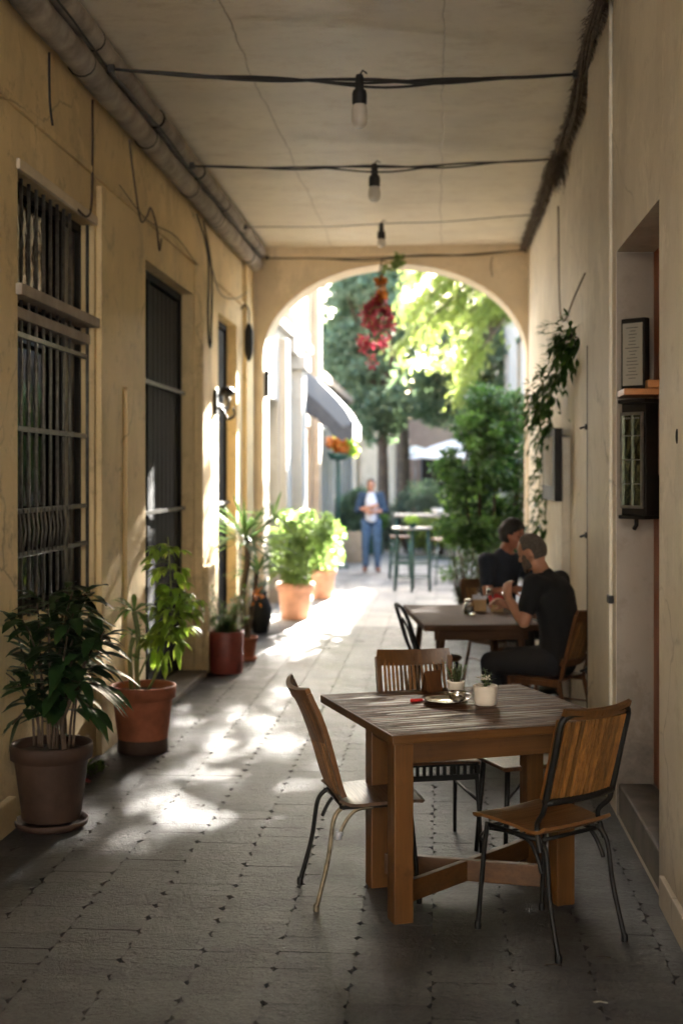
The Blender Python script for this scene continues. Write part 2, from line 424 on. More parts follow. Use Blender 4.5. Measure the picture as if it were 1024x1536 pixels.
# pavement of small pavers
mb = MB()
cw, ch = .28, .15
YB_ = 14.55
for far_, pm, plab in ((False, 'paver', 'grey stone block paving of the passage floor'), (True, 'paver_bounce', 'stone block paving of the street beyond the arch, paled to bounce sunlight')):
  mb = MB(); x = -2.16-cw*.35
  while x < 3.2:
    off = U(0, ch); xo = x
    yend = 25.5
    y = 2.6 - off
    while y < yend:
        h = ch*U(.93, 1.07)
        if (y > YB_) == far_ and (far_ or xo < 1.25):
            g = .0005; x0, x1 = xo+g*U(.1,1.2), xo+cw-g*U(.1,1.2); y0_, y1_ = y+.0002, y+h-.0002
            zt = U(-.0007, .0003); tx, ty = U(-.003, .003), U(-.005, .005)
            c1, c2 = U(.014, .024), U(.022, .040)
            cs = [U(.3, 1.15) for _ in range(4)]
            wv = [U(-.001, .0015) for _ in range(8)]
            ring = [(x0+c1*cs[0], y0_+wv[0]), (x1-c1*cs[1], y0_+wv[1]), (x1, y0_+c2*cs[1]), (x1, y1_-c2*cs[2]),
                    (x1-c1*cs[2], y1_+wv[2]), (x0+c1*cs[3], y1_+wv[3]), (x0, y1_-c2*cs[3]), (x0, y0_+c2*cs[0])]
            cx, cy = (x0+x1)/2, (y0_+y1_)/2
            zz = lambda px, py: zt+(px-cx)*tx+(py-cy)*ty
            outer = [(a, b, zz(a, b)-.0016) for a, b in ring]
            low = [(a, b, -.03) for a, b in ring]
            fs = [tuple(range(8))]
            for k in range(8):
                n_ = (k+1) % 8; fs += [(k+8, n_+8, n_, k)]
            mb.add(outer+low, fs, smooth=False)
        y += h
    x += cw
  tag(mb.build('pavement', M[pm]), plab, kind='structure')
mb = MB(); mb.add([(-3, -9, -.018), (4, -9, -.018), (4, 26, -.018), (-3, 26, -.018)], [(0,1,2,3)])
tag(mb.build('paving_bed_ground', M['joint']), 'dark dirt joints under the paving', kind='structure')
mb = MB()
mb.add([(-400, -300, -.03), (400, -300, -.03), (400, 600, -.03), (-400, 600, -.03)], [(0,1,2,3)])
tag(mb.build('ground', M['ground']), 'open ground beyond the paving', kind='structure')
mb = MB(); mb.add([(-6, 25.6, -.004), (8, 25.6, -.004), (8, 60, -.004), (-6, 60, -.004)], [(0,1,2,3)])
tag(mb.build('street', M['ground']), 'pale street beyond the arch', kind='structure')
mb = MB(); mb.add([(-6, -12, -.008), (8, -12, -.008), (8, 2.42, -.008), (-6, 2.42, -.008)], [(0,1,2,3)])  # ground out of view, paled to throw light up to the ceiling
tag(mb.build('footpath', M['paver_bounce']), 'unseen footpath behind the viewer, paled to bounce light up to the ceiling', kind='structure')

# ceiling
mb = MB(); Z1 = ZC
nx, ny = 24, 110; vs = []; fs = []
for j in range(ny+1):
    for i in range(nx+1):
        xx = -2.5+i*4.0/nx; yy = -3.2+j*(YA+3.5)/ny
        vs.append((xx, yy, Z1+.012*noise.noise(Vector((xx*1.1, yy*1.1, 0)))+.004*noise.noise(Vector((xx*4, yy*4, 3)))))
for j in range(ny):
    for i in range(nx):
        a = j*(nx+1)+i; fs.append((a, a+nx+1, a+nx+2, a+1))
mb.add(vs, fs, smooth=True); mb.box(-2.9, 1.9, -3.2, YA+.44, ZC+.06, ZC+.4)
tag(mb.build('ceiling', M['ceiling']), 'stained plaster ceiling over the passage', kind='structure')

# left wall with its openings
WIN = (6.29, 7.72, 1.0, 3.30); D1 = (9.12, 10.95, .03, 3.33); D2 = (12.2, 13.35, .03, 3.34)
lw = thing('plaster_wall', 'long ochre plaster wall with barred window and tall dark doors, left of the passage', 'wall', (0,0,0)); tag(lw, kind='thing')
mb = MB(); wall_x(mb, XL, .14, -3.2, YA, -.02, ZC+.1, [WIN, D1, D2], 1)
# shallow piers and belt course standing proud
mb.box(XL-.02, XL+.035, 7.78, 8.28, 0, 3.56, bev=.006)
mb.box(XL-.02, XL+.03, 8.46, 9.0, 0, 2.35, bev=.006)
mb.box(XL-.02, XL+.075, 11.0, 11.42, 0, 3.60, bev=.012)
mb.box(XL-.02, XL+.12, 11.02, 11.40, 0, .95, bev=.02)
mb.box(XL-.02, XL+.05, 13.75, 14.28, 0, ZC, bev=.008)
mb.box(XL-.02, XL+.022, -3.2, 14.2, 3.60, 3.645, bev=.006)
mb.box(XL-.02, XL+.045, 3.0, 6.15, 0, .16, bev=.01)
# swelling of old plaster low on the wall
for (a, b, zt) in ((8.3, 9.06, 1.1), (3.0, 6.2, .7)):
    vs = []; fs = []; n1, n2 = 14, 12
    for j in range(n2+1):
        for i in range(n1+1):
            yy = a+(b-a)*i/n1; z_ = zt*j/n2; e = math.sin(math.pi*i/n1)*max(0, 1-(j/n2)**2)
            vs.append((XL+.002+.05*e*(.6+.6*noise.noise(Vector((yy*3, z_*3, 1)))), yy, z_))
    for j in range(n2):
        for i in range(n1):
            q = j*(n1+1)+i; fs.append((q, q+1, q+n1+2, q+n1+1))
    mb.add(vs, fs, smooth=True)
mb.build('wall_face', M['ochre'], lw)

def barred_window():
    f = MB(); y0, y1, z0, z1 = WIN; X = XL-.10
    f.box(X-.02, X+.02, y0, y0+.05, z0, z1); f.box(X-.02, X+.02, y1-.42, y1-.36, z0, z1); f.box(X-.02, X+.02, y1-.04, y1, z0, z1)
    f.box(X-.02, X+.02, y0, y1, z1-.05, z1); f.box(X-.02, X+.02, y0, y1, z0, z0+.06)
    w = f.build('window_frame', M['window_dark'], lw)
    g = MB(); g.box(X-.045, X-.03, y0, y1-.36, z0, z1); g.build('pane', M['wglass'], w)
    s = MB(); s.box(X-.025, X-.012, y1-.36, y1-.04, z0+.06, z1-.05); s.box(X-.012, X+.0, y1-.32, y1-.08, z0+.2, z0+1.0, bev=.006); s.box(X-.012, X+.0, y1-.32, y1-.08, z0+1.2, z1-.2, bev=.006)
    s.build('shutter', M['grey_metal'], w)
    bb = MB(); XB = XL-.045
    n = 9
    for i in range(n):
        y = y0+.06+(y1-y0-.42)*i/(n-1)
        bb.tube([(XB, y, z0), (XB, y, z1)], .010, 6)
    for z in (1.32, 1.55, 1.98, 2.47):
        bb.box(XB-.012, XB+.012, y0, y1-.02, z, z+.026)
    for i in range(14):
        y = y0+.04+(y1-y0-.5)*i/13; bb.tube([(XB+.012, y, 1.33), (XB+.02, y+.02, 1.46), (XB+.012, y, 1.57)], .006, 5)
    bb.tube([(XB+.01, y1-.02, z0), (XB+.01, y1-.02, z1)], .011, 6)
    bb.build('bars', M['iron'], lw)
    s = MB(); s.box(XL-.10, XL+.035, y0-.03, y1+.02, 2.665, 2.725, bev=.008); s.build('crossbar', M['stone_sill'], lw); s = MB(); s.box(XL-.12, XL-.02, y0, y1, 2.56, 2.62, bev=.006); s.build('crossbar', M['stone_sill'], lw)
    s = MB(); s.box(XL-.01, XL+.02, y0-.02, y1+.03, 3.302, 3.36, bev=.01); s.build('lintel_moulding', M['arch'], lw)
barred_window()
def tall_door(D, name):
    y0, y1, z0, z1 = D; X = XL-.11
    d = MB(); d.box(X-.03, X+.005, y0, y0+.10, z0, z1, bev=.004); d.box(X-.03, X+.005, y1-.06, y1, z0, z1)
    d.box(X-.03, X+.005, y0, y1, z1-.06, z1)
    d.box(X-.03, X+.0, y0+.55, y0+.62, z0, z1-.06)
    fr = d.build('door', M['louvre'], lw)
    g = MB(); g.box(X-.045, X-.03, y0, y1, z0, z1); g.build('pane', M['wglass'], fr)
    s = MB()
    for k in range(7): s.box(X-.030, X-.012, y0+.64+k*(y1-y0-.72)/7, y0+.64+(k+.93)*(y1-y0-.72)/7, z0+.05, z1-.08, bev=.004)
    s.build('boards', M['louvre'], fr)
    b_ = MB()
    for z in (1.45, 2.45): b_ = MB(); b_.box(X+.02, X+.04, y0+.01, y1-.02, z, z+.03); b_.build('crossbar', M['iron'], fr)
tall_door(D1, 'door'); tall_door(D2, 'door')
# step under the first door
mb = MB(); mb.box(XL-.14, XL+.12, D1[0]-.1, D1[1], -.01, .05, bev=.012); mb.build('doorstep', M['step_stone'], lw)

# right wall
rw = thing('beige_wall', 'beige plaster wall with an open doorway recess, right of the passage', 'wall'); tag(rw, kind='thing')
mb = MB(); XN = .92; RY0, RY1 = 5.35, 6.62
wall_x(mb, XN, .30, -3.2, 7.86, -.02, ZC+.1, [(RY0, RY1, .0, 2.90)], -1)
wall_x(mb, XR, .12, 7.86, YA, -.02, ZC+.1, [], -1)
mb.add([(XN, 7.86, -.02), (XR+.01, 7.86, -.02), (XR+.01, 7.86, ZC+.1), (XN, 7.86, ZC+.1)], [(0,1,2,3)])
mb.box(.955, 1.05, 9.85, 11.9, 0, 2.05, bev=.01)
mb.box(.90, .93, -3.2, 5.25, -.01, .12, bev=.008)
mb.build('wall_face', M['beige'], rw)
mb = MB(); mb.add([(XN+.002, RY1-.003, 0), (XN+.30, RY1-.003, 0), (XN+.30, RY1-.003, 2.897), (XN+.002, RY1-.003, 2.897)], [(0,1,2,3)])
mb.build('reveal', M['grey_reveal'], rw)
d = MB(); d.box(XN+.19, XN+.28, RY0, RY1-.004, .17, 2.896); d.box(XN+.178, XN+.19, RY0+.12, RY1-.16, 1.75, 2.7, bev=.006); d.box(XN+.178, XN+.19, RY0+.12, RY1-.16, .3, 1.4, bev=.006)
dd = d.build('door', M['orange_door'], rw)
h = MB(); h.tube([(XN+.19, RY0+.15, 1.1), (XN+.145, RY0+.15, 1.1), (XN+.14, RY0+.26, 1.1)], .009, 8); h.build('handle', M['brass_metal'], dd)
s = MB(); s.box(XN+.012, XN+.188, RY0+.02, RY1-.004, -.01, .165, bev=.012); s.build('step', M['step_stone'], rw)

# arch wall at the far end
aw = thing('arch_wall', 'pale plaster end wall with a wide round arch opening onto the street', 'wall'); tag(aw, kind='thing')
ZS, AX, AA, AB = 3.10, -.48, 1.485, 1.035
def arch_pts(n=48, grow=0):
    return [(AX-(AA+grow)*math.cos(math.pi*i/n), ZS+(AB+grow)*math.sin(math.pi*i/n)) for i in range(n+1)]
mb = MB(); ap = arch_pts(); YB = YA+.45
xl, xr, zt = XL-.3, XR+.3, ZC+.6
n = len(ap)-1
for i in range(n):
    (xa, za), (xb, zb) = ap[i], ap[i+1]
    for Y, fl in ((YA, 0), (YB, 1)):
        f = (0,1,2,3) if not fl else (3,2,1,0)
        mb.add([(xa, Y, za), (xb, Y, zb), (xb, Y, zt), (xa, Y, zt)], [f], .5)
    mb.add([(xa, YA, za), (xa, YB, za), (xb, YB, zb), (xb, YA, zb)], [(0,1,2,3)], .5, True)
for (a, b, s_) in ((xl, AX-AA, 1), (AX+AA, xr, -1)):
    mb.box(a, b, YA, YB, -.02, zt)
mb.box(XL, XR, YA-.06, YA+.01, ZC-.10, ZC+.02, bev=.01)
mb.build('wall_face', M['arch'], aw)
# unseen slab and side walls blocking light, kept low so sun passes over
b = MB(); b.box(-2.9, 2.3, -3.2, YB, ZC+.45, ZC+.7); b.box(-3.2, -2.75, -3.2, YB, -.02, ZC+.7); b.box(1.7, 2.2, -3.2, YB, -.02, ZC+.7)
b.build('roof_slab', M['ochre'], aw)

# house added out of view to bounce sunlight into the passage
t = thing('house', 'unseen house added behind the viewer to bounce sunlight', 'house', (0, -13, 0))
b = MB(); b.box(-14, 14, -.4, 0, 0, 8.5); b.build('wall', M['back_wall'], t)
b = MB(); b.box(-14.3, 14.3, -8, .3, 8.5, 8.7); b.build('roof', M['terracotta'], t)
for x_ in (-4, -1, 2, 5):
    b = MB(); b.box(x_-.5, x_+.5, .002, .03, 1, 2.8); b.build('window', M['window_dark'], t)

# ------------------------------------------------------------------ services on the ceiling
def lagged_pipe(mb, x, z, r, y0, y1):
    pts = []; rs = []; y = y0
    while y < y1:
        L = U(.5, .95)
        for k in range(8):
            t = k/7; yy = y+L*t
            if yy > y1: break
            pts.append((x+.010*noise.noise(Vector((yy*1.5, x*9, 0))), yy, z+.010*noise.noise(Vector((yy*1.4, 5, z*8)))))
            rs.append(r*(1+.07*noise.noise(Vector((yy*6, z, 2)))-(0.10 if k in (0, 7) else 0)))
        y += L+.012
    mb.tube(pts, rs, 14)
cp = thing('corner_pipes', 'two dusty lagged pipes running along the left corner of the ceiling', 'pipes')
mb = MB(); lagged_pipe(mb, -1.965, 4.255, .066, -.5, 14.22); mb.build('pipe', M['galv'], cp)
mb = MB(); lagged_pipe(mb, -2.035, 4.125, .080, -.5, 14.22); mb.build('pipe', M['galv'], cp)
mb = MB(); y = 1.2
while y < 14:
    for (x_, z_, r_) in ((-1.965, 4.255, .070), (-2.035, 4.125, .085)):
        mb = MB(); mb.tube([(x_, y, z_), (x_, y+.018, z_)], r_, 14); mb.build('strap', M['cable'], cp)
    y += U(1.2, 2.2)
mb = MB()
for k in range(3):
    pts = [(-1.93-.11*k+.012*math.sin(yy*2.3+k), yy, 4.165-.06*k+.02*noise.noise(Vector((yy*1.1, k*5, 0)))) for yy in [1+.35*i for i in range(38)]]
    mb.tube(pts, .007, 6)
mb.build('cable', M['cable'], cp)

cb = thing('cable_bundle', 'shaggy brown cable bundle along the right corner of the ceiling', 'cables')
mb = MB()
for k in range(9):
    ph = U(0, 6); a = U(0, 6.28); rr = U(.008, .035)
    pts = []
    for i in range(95):
        yy = .5+i*.146; xw = (XN if yy < 7.86 else XR-.05)
        blend = min(1, max(0, (yy-7.3)/1.6)); xw = XN*(1-blend)+(XR-.02)*blend
        pts.append((xw-.05+rr*math.cos(a+yy*.7+ph)+.008*noise.noise(Vector((yy*3, k, 0))), yy, ZC-.065+rr*math.sin(a+yy*.7+ph)+.008*noise.noise(Vector((yy*3, k, 9)))))
    mb.tube(pts, U(.007, .014), 6)
mb.build('cable', M['cable_brown'], cb)
mb = MB()
for i in range(3000):
    yy = U(3.5, 14.1); blend = min(1, max(0, (yy-7.3)/1.6)); xw = XN*(1-blend)+(XR-.02)*blend-.05
    dens = .5+.5*noise.noise(Vector((yy*1.4, 3, 0)))
    if U(0, 1) > dens+.25: continue
    a = U(0, 6.28); p = Vector((xw+.035*math.cos(a), yy, ZC-.065+.035*math.sin(a)))
    L = U(.02, .055)*(1.6 if abs(yy-10.1) < .35 else 1)
    d = Vector((math.cos(a)*.7, U(-1, 1), math.sin(a)-.5)).normalized()
    mb.tube([p, p+d*L*.6, p+d*L+Vector((0, 0, -.012))], [.0028, .002, .001], 3, False)
for i in range(160):   # the frayed knot
    p = Vector((XR-.09+U(-.05, .05), U(9.9, 10.4), ZC-.09)); d = Vector((U(-.5, .5), U(-.6, .6), -1)).normalized()
    L = U(.08, .26); mb.tube([p, p+d*L*.5+Vector((U(-.02,.02), 0, 0)), p+d*L], [.004, .003, .0015], 3, False)
mb.build('frayed_fibres', M['cable_brown'], cb)

CABLE_GROUP = 'cables slung across the passage'
def sling(label, a, b, sag, strands, r=.008):
    t = thing('overhead_cable', label, 'cable', a, 0, CABLE_GROUP); A = Vector((0, 0, 0)); Bv = Vector(b)-Vector(a); mb = MB()
    for k in range(strands):
        ph = U(0, 6); amp = .008+.010*(k > 0); pts = []
        ex = U(.0, .03) if k else 0
        for i in range(41):
            s_ = i/40; p = A.lerp(Bv, s_)
            p.z -= sag*4*s_*(1-s_)+ex*math.sin(math.pi*s_)**2*(1+math.sin(9*s_+ph))*.5
            p.z += amp*math.sin(14*s_+ph)*math.sin(math.pi*s_); p.y += amp*math.cos(11*s_+ph)*math.sin(math.pi*s_)
            pts.append(p)
        mb.tube(pts, r*U(.8, 1.1), 6)
    mb.build('strand', M['cable'], t)
    for e, dx in ((A, .02), (Bv, -.02)):
        k = MB(); k.box(e.x-.02, e.x+.02, e.y-.015, e.y+.015, e.z-.02, e.z+.025, bev=.004); k.build('clip', M['cable'], t)
    return t
sling('nearest thick black cable slung below the ceiling, carrying the largest bulb', (-1.90, 7.30, 4.13), (.86, 7.95, 4.24), .055, 5)
sling('second black cable across the ceiling, carrying the middle bulb', (-1.90, 9.75, 4.16), (.93, 10.15, 4.26), .035, 3)
sling('thin third cable near the arch, carrying the smallest bulb', (-1.90, 12.5, 4.22), (.95, 12.4, 4.28), .03, 1, .005)
sling('farthest cable, fixed against the arch wall above the red hanging flowers', (-1.90, 14.12, 4.19), (.97, 14.12, 4.24), .035, 2, .009)

def bulb(label, x, y, ztop, s, L):
    t = thing('pendant_bulb', label, 'light bulb', (x, y, ztop), 0, 'bulbs hanging from the ceiling cables')
    m = MB(); m.lathe([(0, .02), (.016, .018), (.02, .0), (.021, -.05), (.030, -.055), (.034, -.07), (.034, -.115), (.030, -.12), (0, -.12)], n=20)
    m.v = [(a*s, b_*s, c*s) for a, b_, c in m.v]; so = m.build('socket', M['rubber'], t)
    m = MB(); m.tube([(0, -.0, .02), (.02, .0, .05), (.045, .0, .03)], .006, 6); m.build('flex', M['cable'], t)
    m = MB(); m.lathe([(.027, -.12), (.032, -.13), (.036, -.15), (.037, -.12-L*.6), (.034, -.12-L*.8), (.022, -.12-L*.97), (0, -.12-L)], n=24)
    m.v = [(a*s, b_*s, c*s) for a, b_, c in m.v]; m.build('globe', M['bulb_glass'], t)
bulb('largest and nearest frosted bulb in a black socket', -.465, 7.62, 4.14, 1.30, .11)
bulb('middle frosted bulb hanging from the second cable', -.49, 9.97, 4.18, 1.30, .09)
bulb('smallest and farthest bulb, just before the arch', -.545, 12.45, 4.21, 1.15, .07)

# ------------------------------------------------------------------ wires, lamps on the left wall
def wire(label, pts, r=.006, mat='cable', n=6, grp=None):
    m = MB(); m.tube(curve(pts, n), r, 6)
    return tag(m.build('wall_cable', M[mat]), label, 'cable', grp)
g_ = 'loose wires on the ochre wall'
e = XL+.02
wire('short black wire hanging from the pipes above the barred window', [(e, 6.75, 4.05), (e, 6.76, 3.8), (e+.01, 6.78, 3.66)], .007, grp=g_)
wire('thin ochre conduit dropping beside the barred window top', [(e, 7.62, 4.05), (e, 7.62, 3.75), (e, 7.60, 3.42), (e, 7.50, 3.31), (e, 7.3, 3.31)], .008, 'stem_brown', grp=g_)
wire('looping grey wire curling along the wall between window and first door', [(e, 8.55, 4.05), (e+.02, 8.6, 3.8), (e+.02, 8.8, 3.55), (e+.02, 9.0, 3.62), (e, 9.2, 3.72), (e+.01, 9.35, 3.62), (e+.01, 9.45, 3.45), (e+.015, 9.5, 3.55)], .007, 'cable_brown', grp=g_)
wire('double black wire dropping between the two tall doors', [(e, 10.98, 4.05), (e+.08, 11.1, 3.7), (e+.08, 11.1, 3.2), (e+.085, 11.12, 2.95), (e+.085, 11.22, 2.9), (e+.08, 11.26, 3.05), (e+.08, 11.28, 3.6), (e, 11.3, 4.05)], .010, grp=g_)
wire('thin drooping wire above the farther tall door', [(e+.08, 11.3, 3.62), (e+.02, 12.1, 3.50), (e+.02, 13.0, 3.58), (e+.04, 13.7, 3.75)], .005, grp=g_)
wire('faint wire along the belt course over the first door', [(e+.02, 8.2, 3.66), (e+.02, 9.0, 3.59), (e+.02, 10, 3.66), (e+.02, 10.9, 3.58)], .004, 'cable_brown', grp=g_)

def lantern():
    t = thing('wall_lantern', 'slim black lantern hanging on the ochre wall near the arch', 'lamp', (XL+.09, 13.62, 3.05))
    m = MB(); m.lathe([(0, .36), (.02, .34), (.045, .28), (.05, .26), (.05, .05), (.04, .0), (.02, -.05), (0, -.07)], n=12); m.build('body', M['black_metal'], t)
    m = MB(); m.tube(curve([(0, 0, .35), (.0, 0, .48), (-.04, 0, .55), (-.09, 0, .5)]), .009, 6); m.build('hook', M['black_metal'], t)
    t = thing('wall_lamp', 'black bracket lamp on the reveal of the farther tall door', 'lamp', (XL+.03, 12.0, 2.45))
    m = MB(); m.box(-.03, .0, -.04, .04, -.12, .12, bev=.006); m.build('back_plate', M['black_metal'], t)
    m = MB(); m.lathe([(0, .1), (.05, .09), (.075, .05), (.08, .03), (.06, .02), (0, .02)], (.09, 0, .05), 18); m.build('shade', M['black_metal'], t)
    m = MB(); m.tube(curve([(-.01, 0, -.05), (.05, 0, -.08), (.10, .0, -.16), (.16, .02, -.12), (.15, .0, -.06)]), .014, 6); m.tube([(0, 0, .06), (.09, 0, .1)], .012, 6); m.build('arm', M['black_metal'], t)
    m = MB(); m.lathe([(0, .02), (.035, .02), (.03, -.08), (0, -.09)], (.09, 0, .05), 14); m.build('globe', M['grey_metal'], t)
    t = thing('wall_bracket', 'small dark iron bracket on the left side of the arch', 'bracket', (AX-AA+.02, YA+.1, 2.9))
    m = MB(); m.box(-.03, .03, -.03, .03, -.25, .05, bev=.006); m.tube(curve([(0, 0, .02), (.06, 0, .0), (.09, 0, -.08), (.04, 0, -.12)]), .010, 6); m.build('hook', M['black_metal'], t)
lantern()

# ------------------------------------------------------------------ right wall fittings
wire('pale conduit running up the corner of the beige wall beside the doorway', [(XN-.012, 6.74, .1), (XN-.012, 6.74, 2.2), (XN-.012, 6.74, 4.25)], .011, 'beige', 4)
t = thing('drain_pipe', 'thin black drain pipe on the beige wall behind the seated man', 'pipe', (XN+.02, 7.92, 0))
m = MB(); m.tube([(0, 0, .02), (0, 0, 1.3), (0, 0, 2.55)], .019, 10); m.build('pipe', M['black_metal'], t)
for z in (.55, 1.38, 2.05):
    m = MB(); m.box(-.03, .03, -.03, .03, z-.018, z+.018, bev=.004); m.tube([(-.03, 0, z), (-.06, -.01, z-.01)], .008, 6); m.build('clip', M['black_metal'], t)
m = MB(); m.box(XN-.028, XN-.0, 6.70, 6.78, 1.08, 1.12, bev=.005); tag(m.build('wall_clip', M['black_metal']), 'small black clip on the conduit beside the doorway', 'clip')
wire('slack grey wire looping on the beige wall above the vine', [(XR-.01, 10.7, 4.0), (XR-.01, 10.6, 3.2), (XR-.015, 10.2, 2.98), (XR-.03, 9.2, 3.05), (XR-.02, 8.7, 3.12)], .006, 'cable_brown')
wire('short broken wire hanging on the end wall right of the arch', [(.62, YA-.01, 4.2), (.6, YA-.01, 4.1), (.62, YA-.01, 3.98)], .006, 'cable_brown')

def glazed_case():
    t = thing('display_case', 'dark wooden display case with glass front, under the orange shelf', 'display case', (1.010, 6.44, 1.55), R(-50))
    W, D, H = .158, .125, .56
    m = MB(); m.box(-W/2, W/2, -D/2+.02, D/2, 0, H, bev=.005); m.box(-W/2-.008, W/2+.008, -D/2, D/2, H, H+.02, bev=.004); m.box(-W/2-.006, W/2+.006, -D/2, D/2, -.018, 0, bev=.004); m.build('case', M['window_dark'], t)
    m = MB(); y = -D/2+.008
    for (a, b_, c, d_) in ((-.065, .065, .035, .05), (-.065, .065, .50, .515), (-.07, -.06, .035, .515), (.06, .07, .035, .515)): m.box(a, b_, y-.010, y+.006, c, d_, bev=.002)
    for k in range(1, 4): m.box(-.06, .06, y-.006, y+.004, .035+.12*k, .040+.12*k)
    m.box(-.0025, .0025, y-.006, y+.004, .05, .5)
    for k in range(7): m.ell((-.045+.015*k, y-.006, .485), (.005, .004, .005), 8, 5)
    m.build('glazing_bars', M['grey_metal'], t)
    g = MB(); n_ = 10; vs = []; fs = []
    for j in range(n_*3+1):
        for i in range(n_+1): vs.append((-.06+.12*i/n_, y+.002+.0035*noise.noise(Vector((i*.9, j*.9, 2))), .05+.45*j/(n_*3)))
    for j in range(n_*3):
        for i in range(n_): q = j*(n_+1)+i; fs.append((q, q+1, q+n_+2, q+n_+1))
    g.add(vs, fs, smooth=True); g.build('pane', M['mirror'], t)
    m = MB(); m.tube([(-.02, -.0, -.018), (-.02, 0, -.05), (-.035, 0, -.07)], .011, 8); m.build('latch', M['black_metal'], t)
M['mirror'] = simple('old_mirror', (.32, .37, .28), .14, 1, var=.2, scale=30, bmp=.1)
glazed_case()
t = thing('wall_shelf', 'narrow orange wooden shelf in the doorway recess', 'shelf', (1.02, 6.50, 2.15))
m = MB(); m.box(-.095, .085, -.12, .11, 0, .032, bev=.004); m.build('board', M['orange_shelf'], t)
m = MB(); m.box(.02, .085, -.125, .11, .034, .075, bev=.004); m.build('upper_board', M['orange_shelf'], t)
t = thing('framed_notice', 'framed printed notice standing on the orange shelf', 'notice', (.985, 6.49, 2.184), R(-42))
m = MB(); m.box(-.070, .070, 0, .045, 0, .36, bev=.006); m.build('frame', M['window_dark'], t)
m = MB(); m.box(-.058, .058, -.004, .0005, .02, .335); m.build('sheet', M['paper'], t)
m = MB()
for k in range(16):
    w = U(.016, .042); z = .31-k*.017; m.box(-w+U(-.006,.006), w, -.0055, -.0045, z, z+.0035)
m.build('printed_lines', M['ink'], t)
t = thing('wall_notice_board', 'dark framed board on the beige wall under the trailing vine', 'board', (XR-.10, 10.3, 1.55))
m = MB(); m.box(-.03, .03, -.55, .55, 0, .56, bev=.006); m.build('frame', M['window_dark'], t)
m = MB(); m.box(-.034, -.031, -.40, .40, .12, .50); m.build('sheet', M['paper'], t)
# scuff on the near pier
m = MB(); m.ell((XN-.002, 4.95, 1.90), (.006, .012, .03), 8, 6); tag(m.build('wall_hook', M['black_metal']), 'tiny rusty hook on the near beige pier', 'hook')

# ------------------------------------------------------------------ furniture
F_, H_, TH = 1900.0, 1.75, math.atan(143/1900)
def at(px, py, z=0.0):
    a, c = (px-512)/F_, (713-py)/F_
    r = (a*math.cos(TH)-math.sin(TH), a*math.sin(TH)+math.cos(TH), c); t = (z-H_)/r[2]
    return Vector((r[0]*t, r[1]*t, z))
def face_rz(dx, dy): return math.atan2(-dx, dy)

def near_table():
    t = thing('dining_table', 'nearest square wooden table with a grooved brown top and crossed foot rails', 'table', (.112, 5.555, 0), R(22))
    m = MB(); m.box(-.503, .503, -.487, .487, .703, .7385, bev=.005); 
    m.build('tabletop_edge', M['table_wood'], t).name = 'tabletop'
    vs = []; fs = []; nx, ny = 40, 120
    g = MB()
    for j in range(ny+1):
        for i in range(nx+1):
            x = -.497+.994*i/nx; y = -.481+.962*j/ny
            e = min(1, min(.497-abs(x), .481-abs(y))/.012)
            vs.append((x, y, .7388+e*(.0012*noise.noise(Vector((x*2.2, y*60, 0)))+.0008*noise.noise(Vector((x*5, y*110, 4))))))
    for j in range(ny):
        for i in range(nx): q = j*(nx+1)+i; fs.append((q, q+1, q+nx+2, q+nx+1))
    g.add(vs, fs, smooth=True); g.build('grooved_surface', M['tabletop'], t)
    legs = [(-.452, -.437), (.25, -.437), (.34, .02), (-.395, .0)]
    for (x, y) in legs:
        m = MB(); m.box(x-.04, x+.04, y-.04, y+.04, 0, .703, bev=.004); m.build('leg', M['table_leg'], t)
    m = MB(); m.box(-.411, .44, -.468, -.440, .622, .702, bev=.003); m.box(-.35, .30, .03, .055, .63, .702, bev=.003); m.box(-.43, -.405, -.395, -.04, .65, .702); m.box(.30, .325, -.395, -.0, .64, .702)
    m.build('apron', M['table_beam'], t)
    m = MB(); m.beam((-.425, -.41, .10), (.315, -.0, .10), .028, .085); a = m.build('foot_rail', M['table_beam'], t)
    m = MB(); m.beam((.225, -.41, .101), (-.37, -.03, .101), .032, .088); m.build('foot_rail', M['table_beam'], t)
near_table()

CG = 'chairs round the nearest table'
def tube_legs(t, mat, w=.175, zt=.40, rear=-.22, front=.20, r=.0095, bent=True, mats=None):
    for i, s in enumerate((-1, 1)):
        m = MB(); m.tube(curve([(s*w*.9, -.10, zt+.01), (s*w*.96, -.145, zt-.04), (s*w*1.0, rear+.05, zt*.5), (s*(w+.008), rear, .012)]), r, 8)
        m.lathe([(r*1.35, 0), (r*1.4, .02), (r*1.1, .03)], (s*(w+.008), rear, 0), 8)
        if bent: m.tube(curve([(s*w*.93, .02, zt+.0), (s*w*.93, -.05, zt-.008), (s*w*.96, -.095, zt-.05), (s*w*.98, -.125, zt-.11)]), r*.85, 8)
        m.build('leg', (mats or [mat]*2)[i], t)
        m = MB(); m.tube(curve([(s*w*.95, .17, zt+.012), (s*w*.97, .185, zt-.10), (s*(w+.005), front+.01, .012)]), r, 8)
        m.lathe([(r*1.35, 0), (r*1.4, .02), (r*1.1, .03)], (s*(w+.005), front+.01, 0), 8); m.build('leg', mat, t)
    m = MB()
    m.tube([(-w*.93, .16, zt), (w*.93, .16, zt)], r*.85, 8); m.tube([(-w*.9, -.10, zt), (w*.9, -.10, zt)], r*.85, 8)
    for s in (-1, 1): m.tube([(s*w*.93, .18, zt+.004), (s*w*.93, -.12, zt+.004)], r*.9, 8)
    m.build('seat_frame', mat, t)

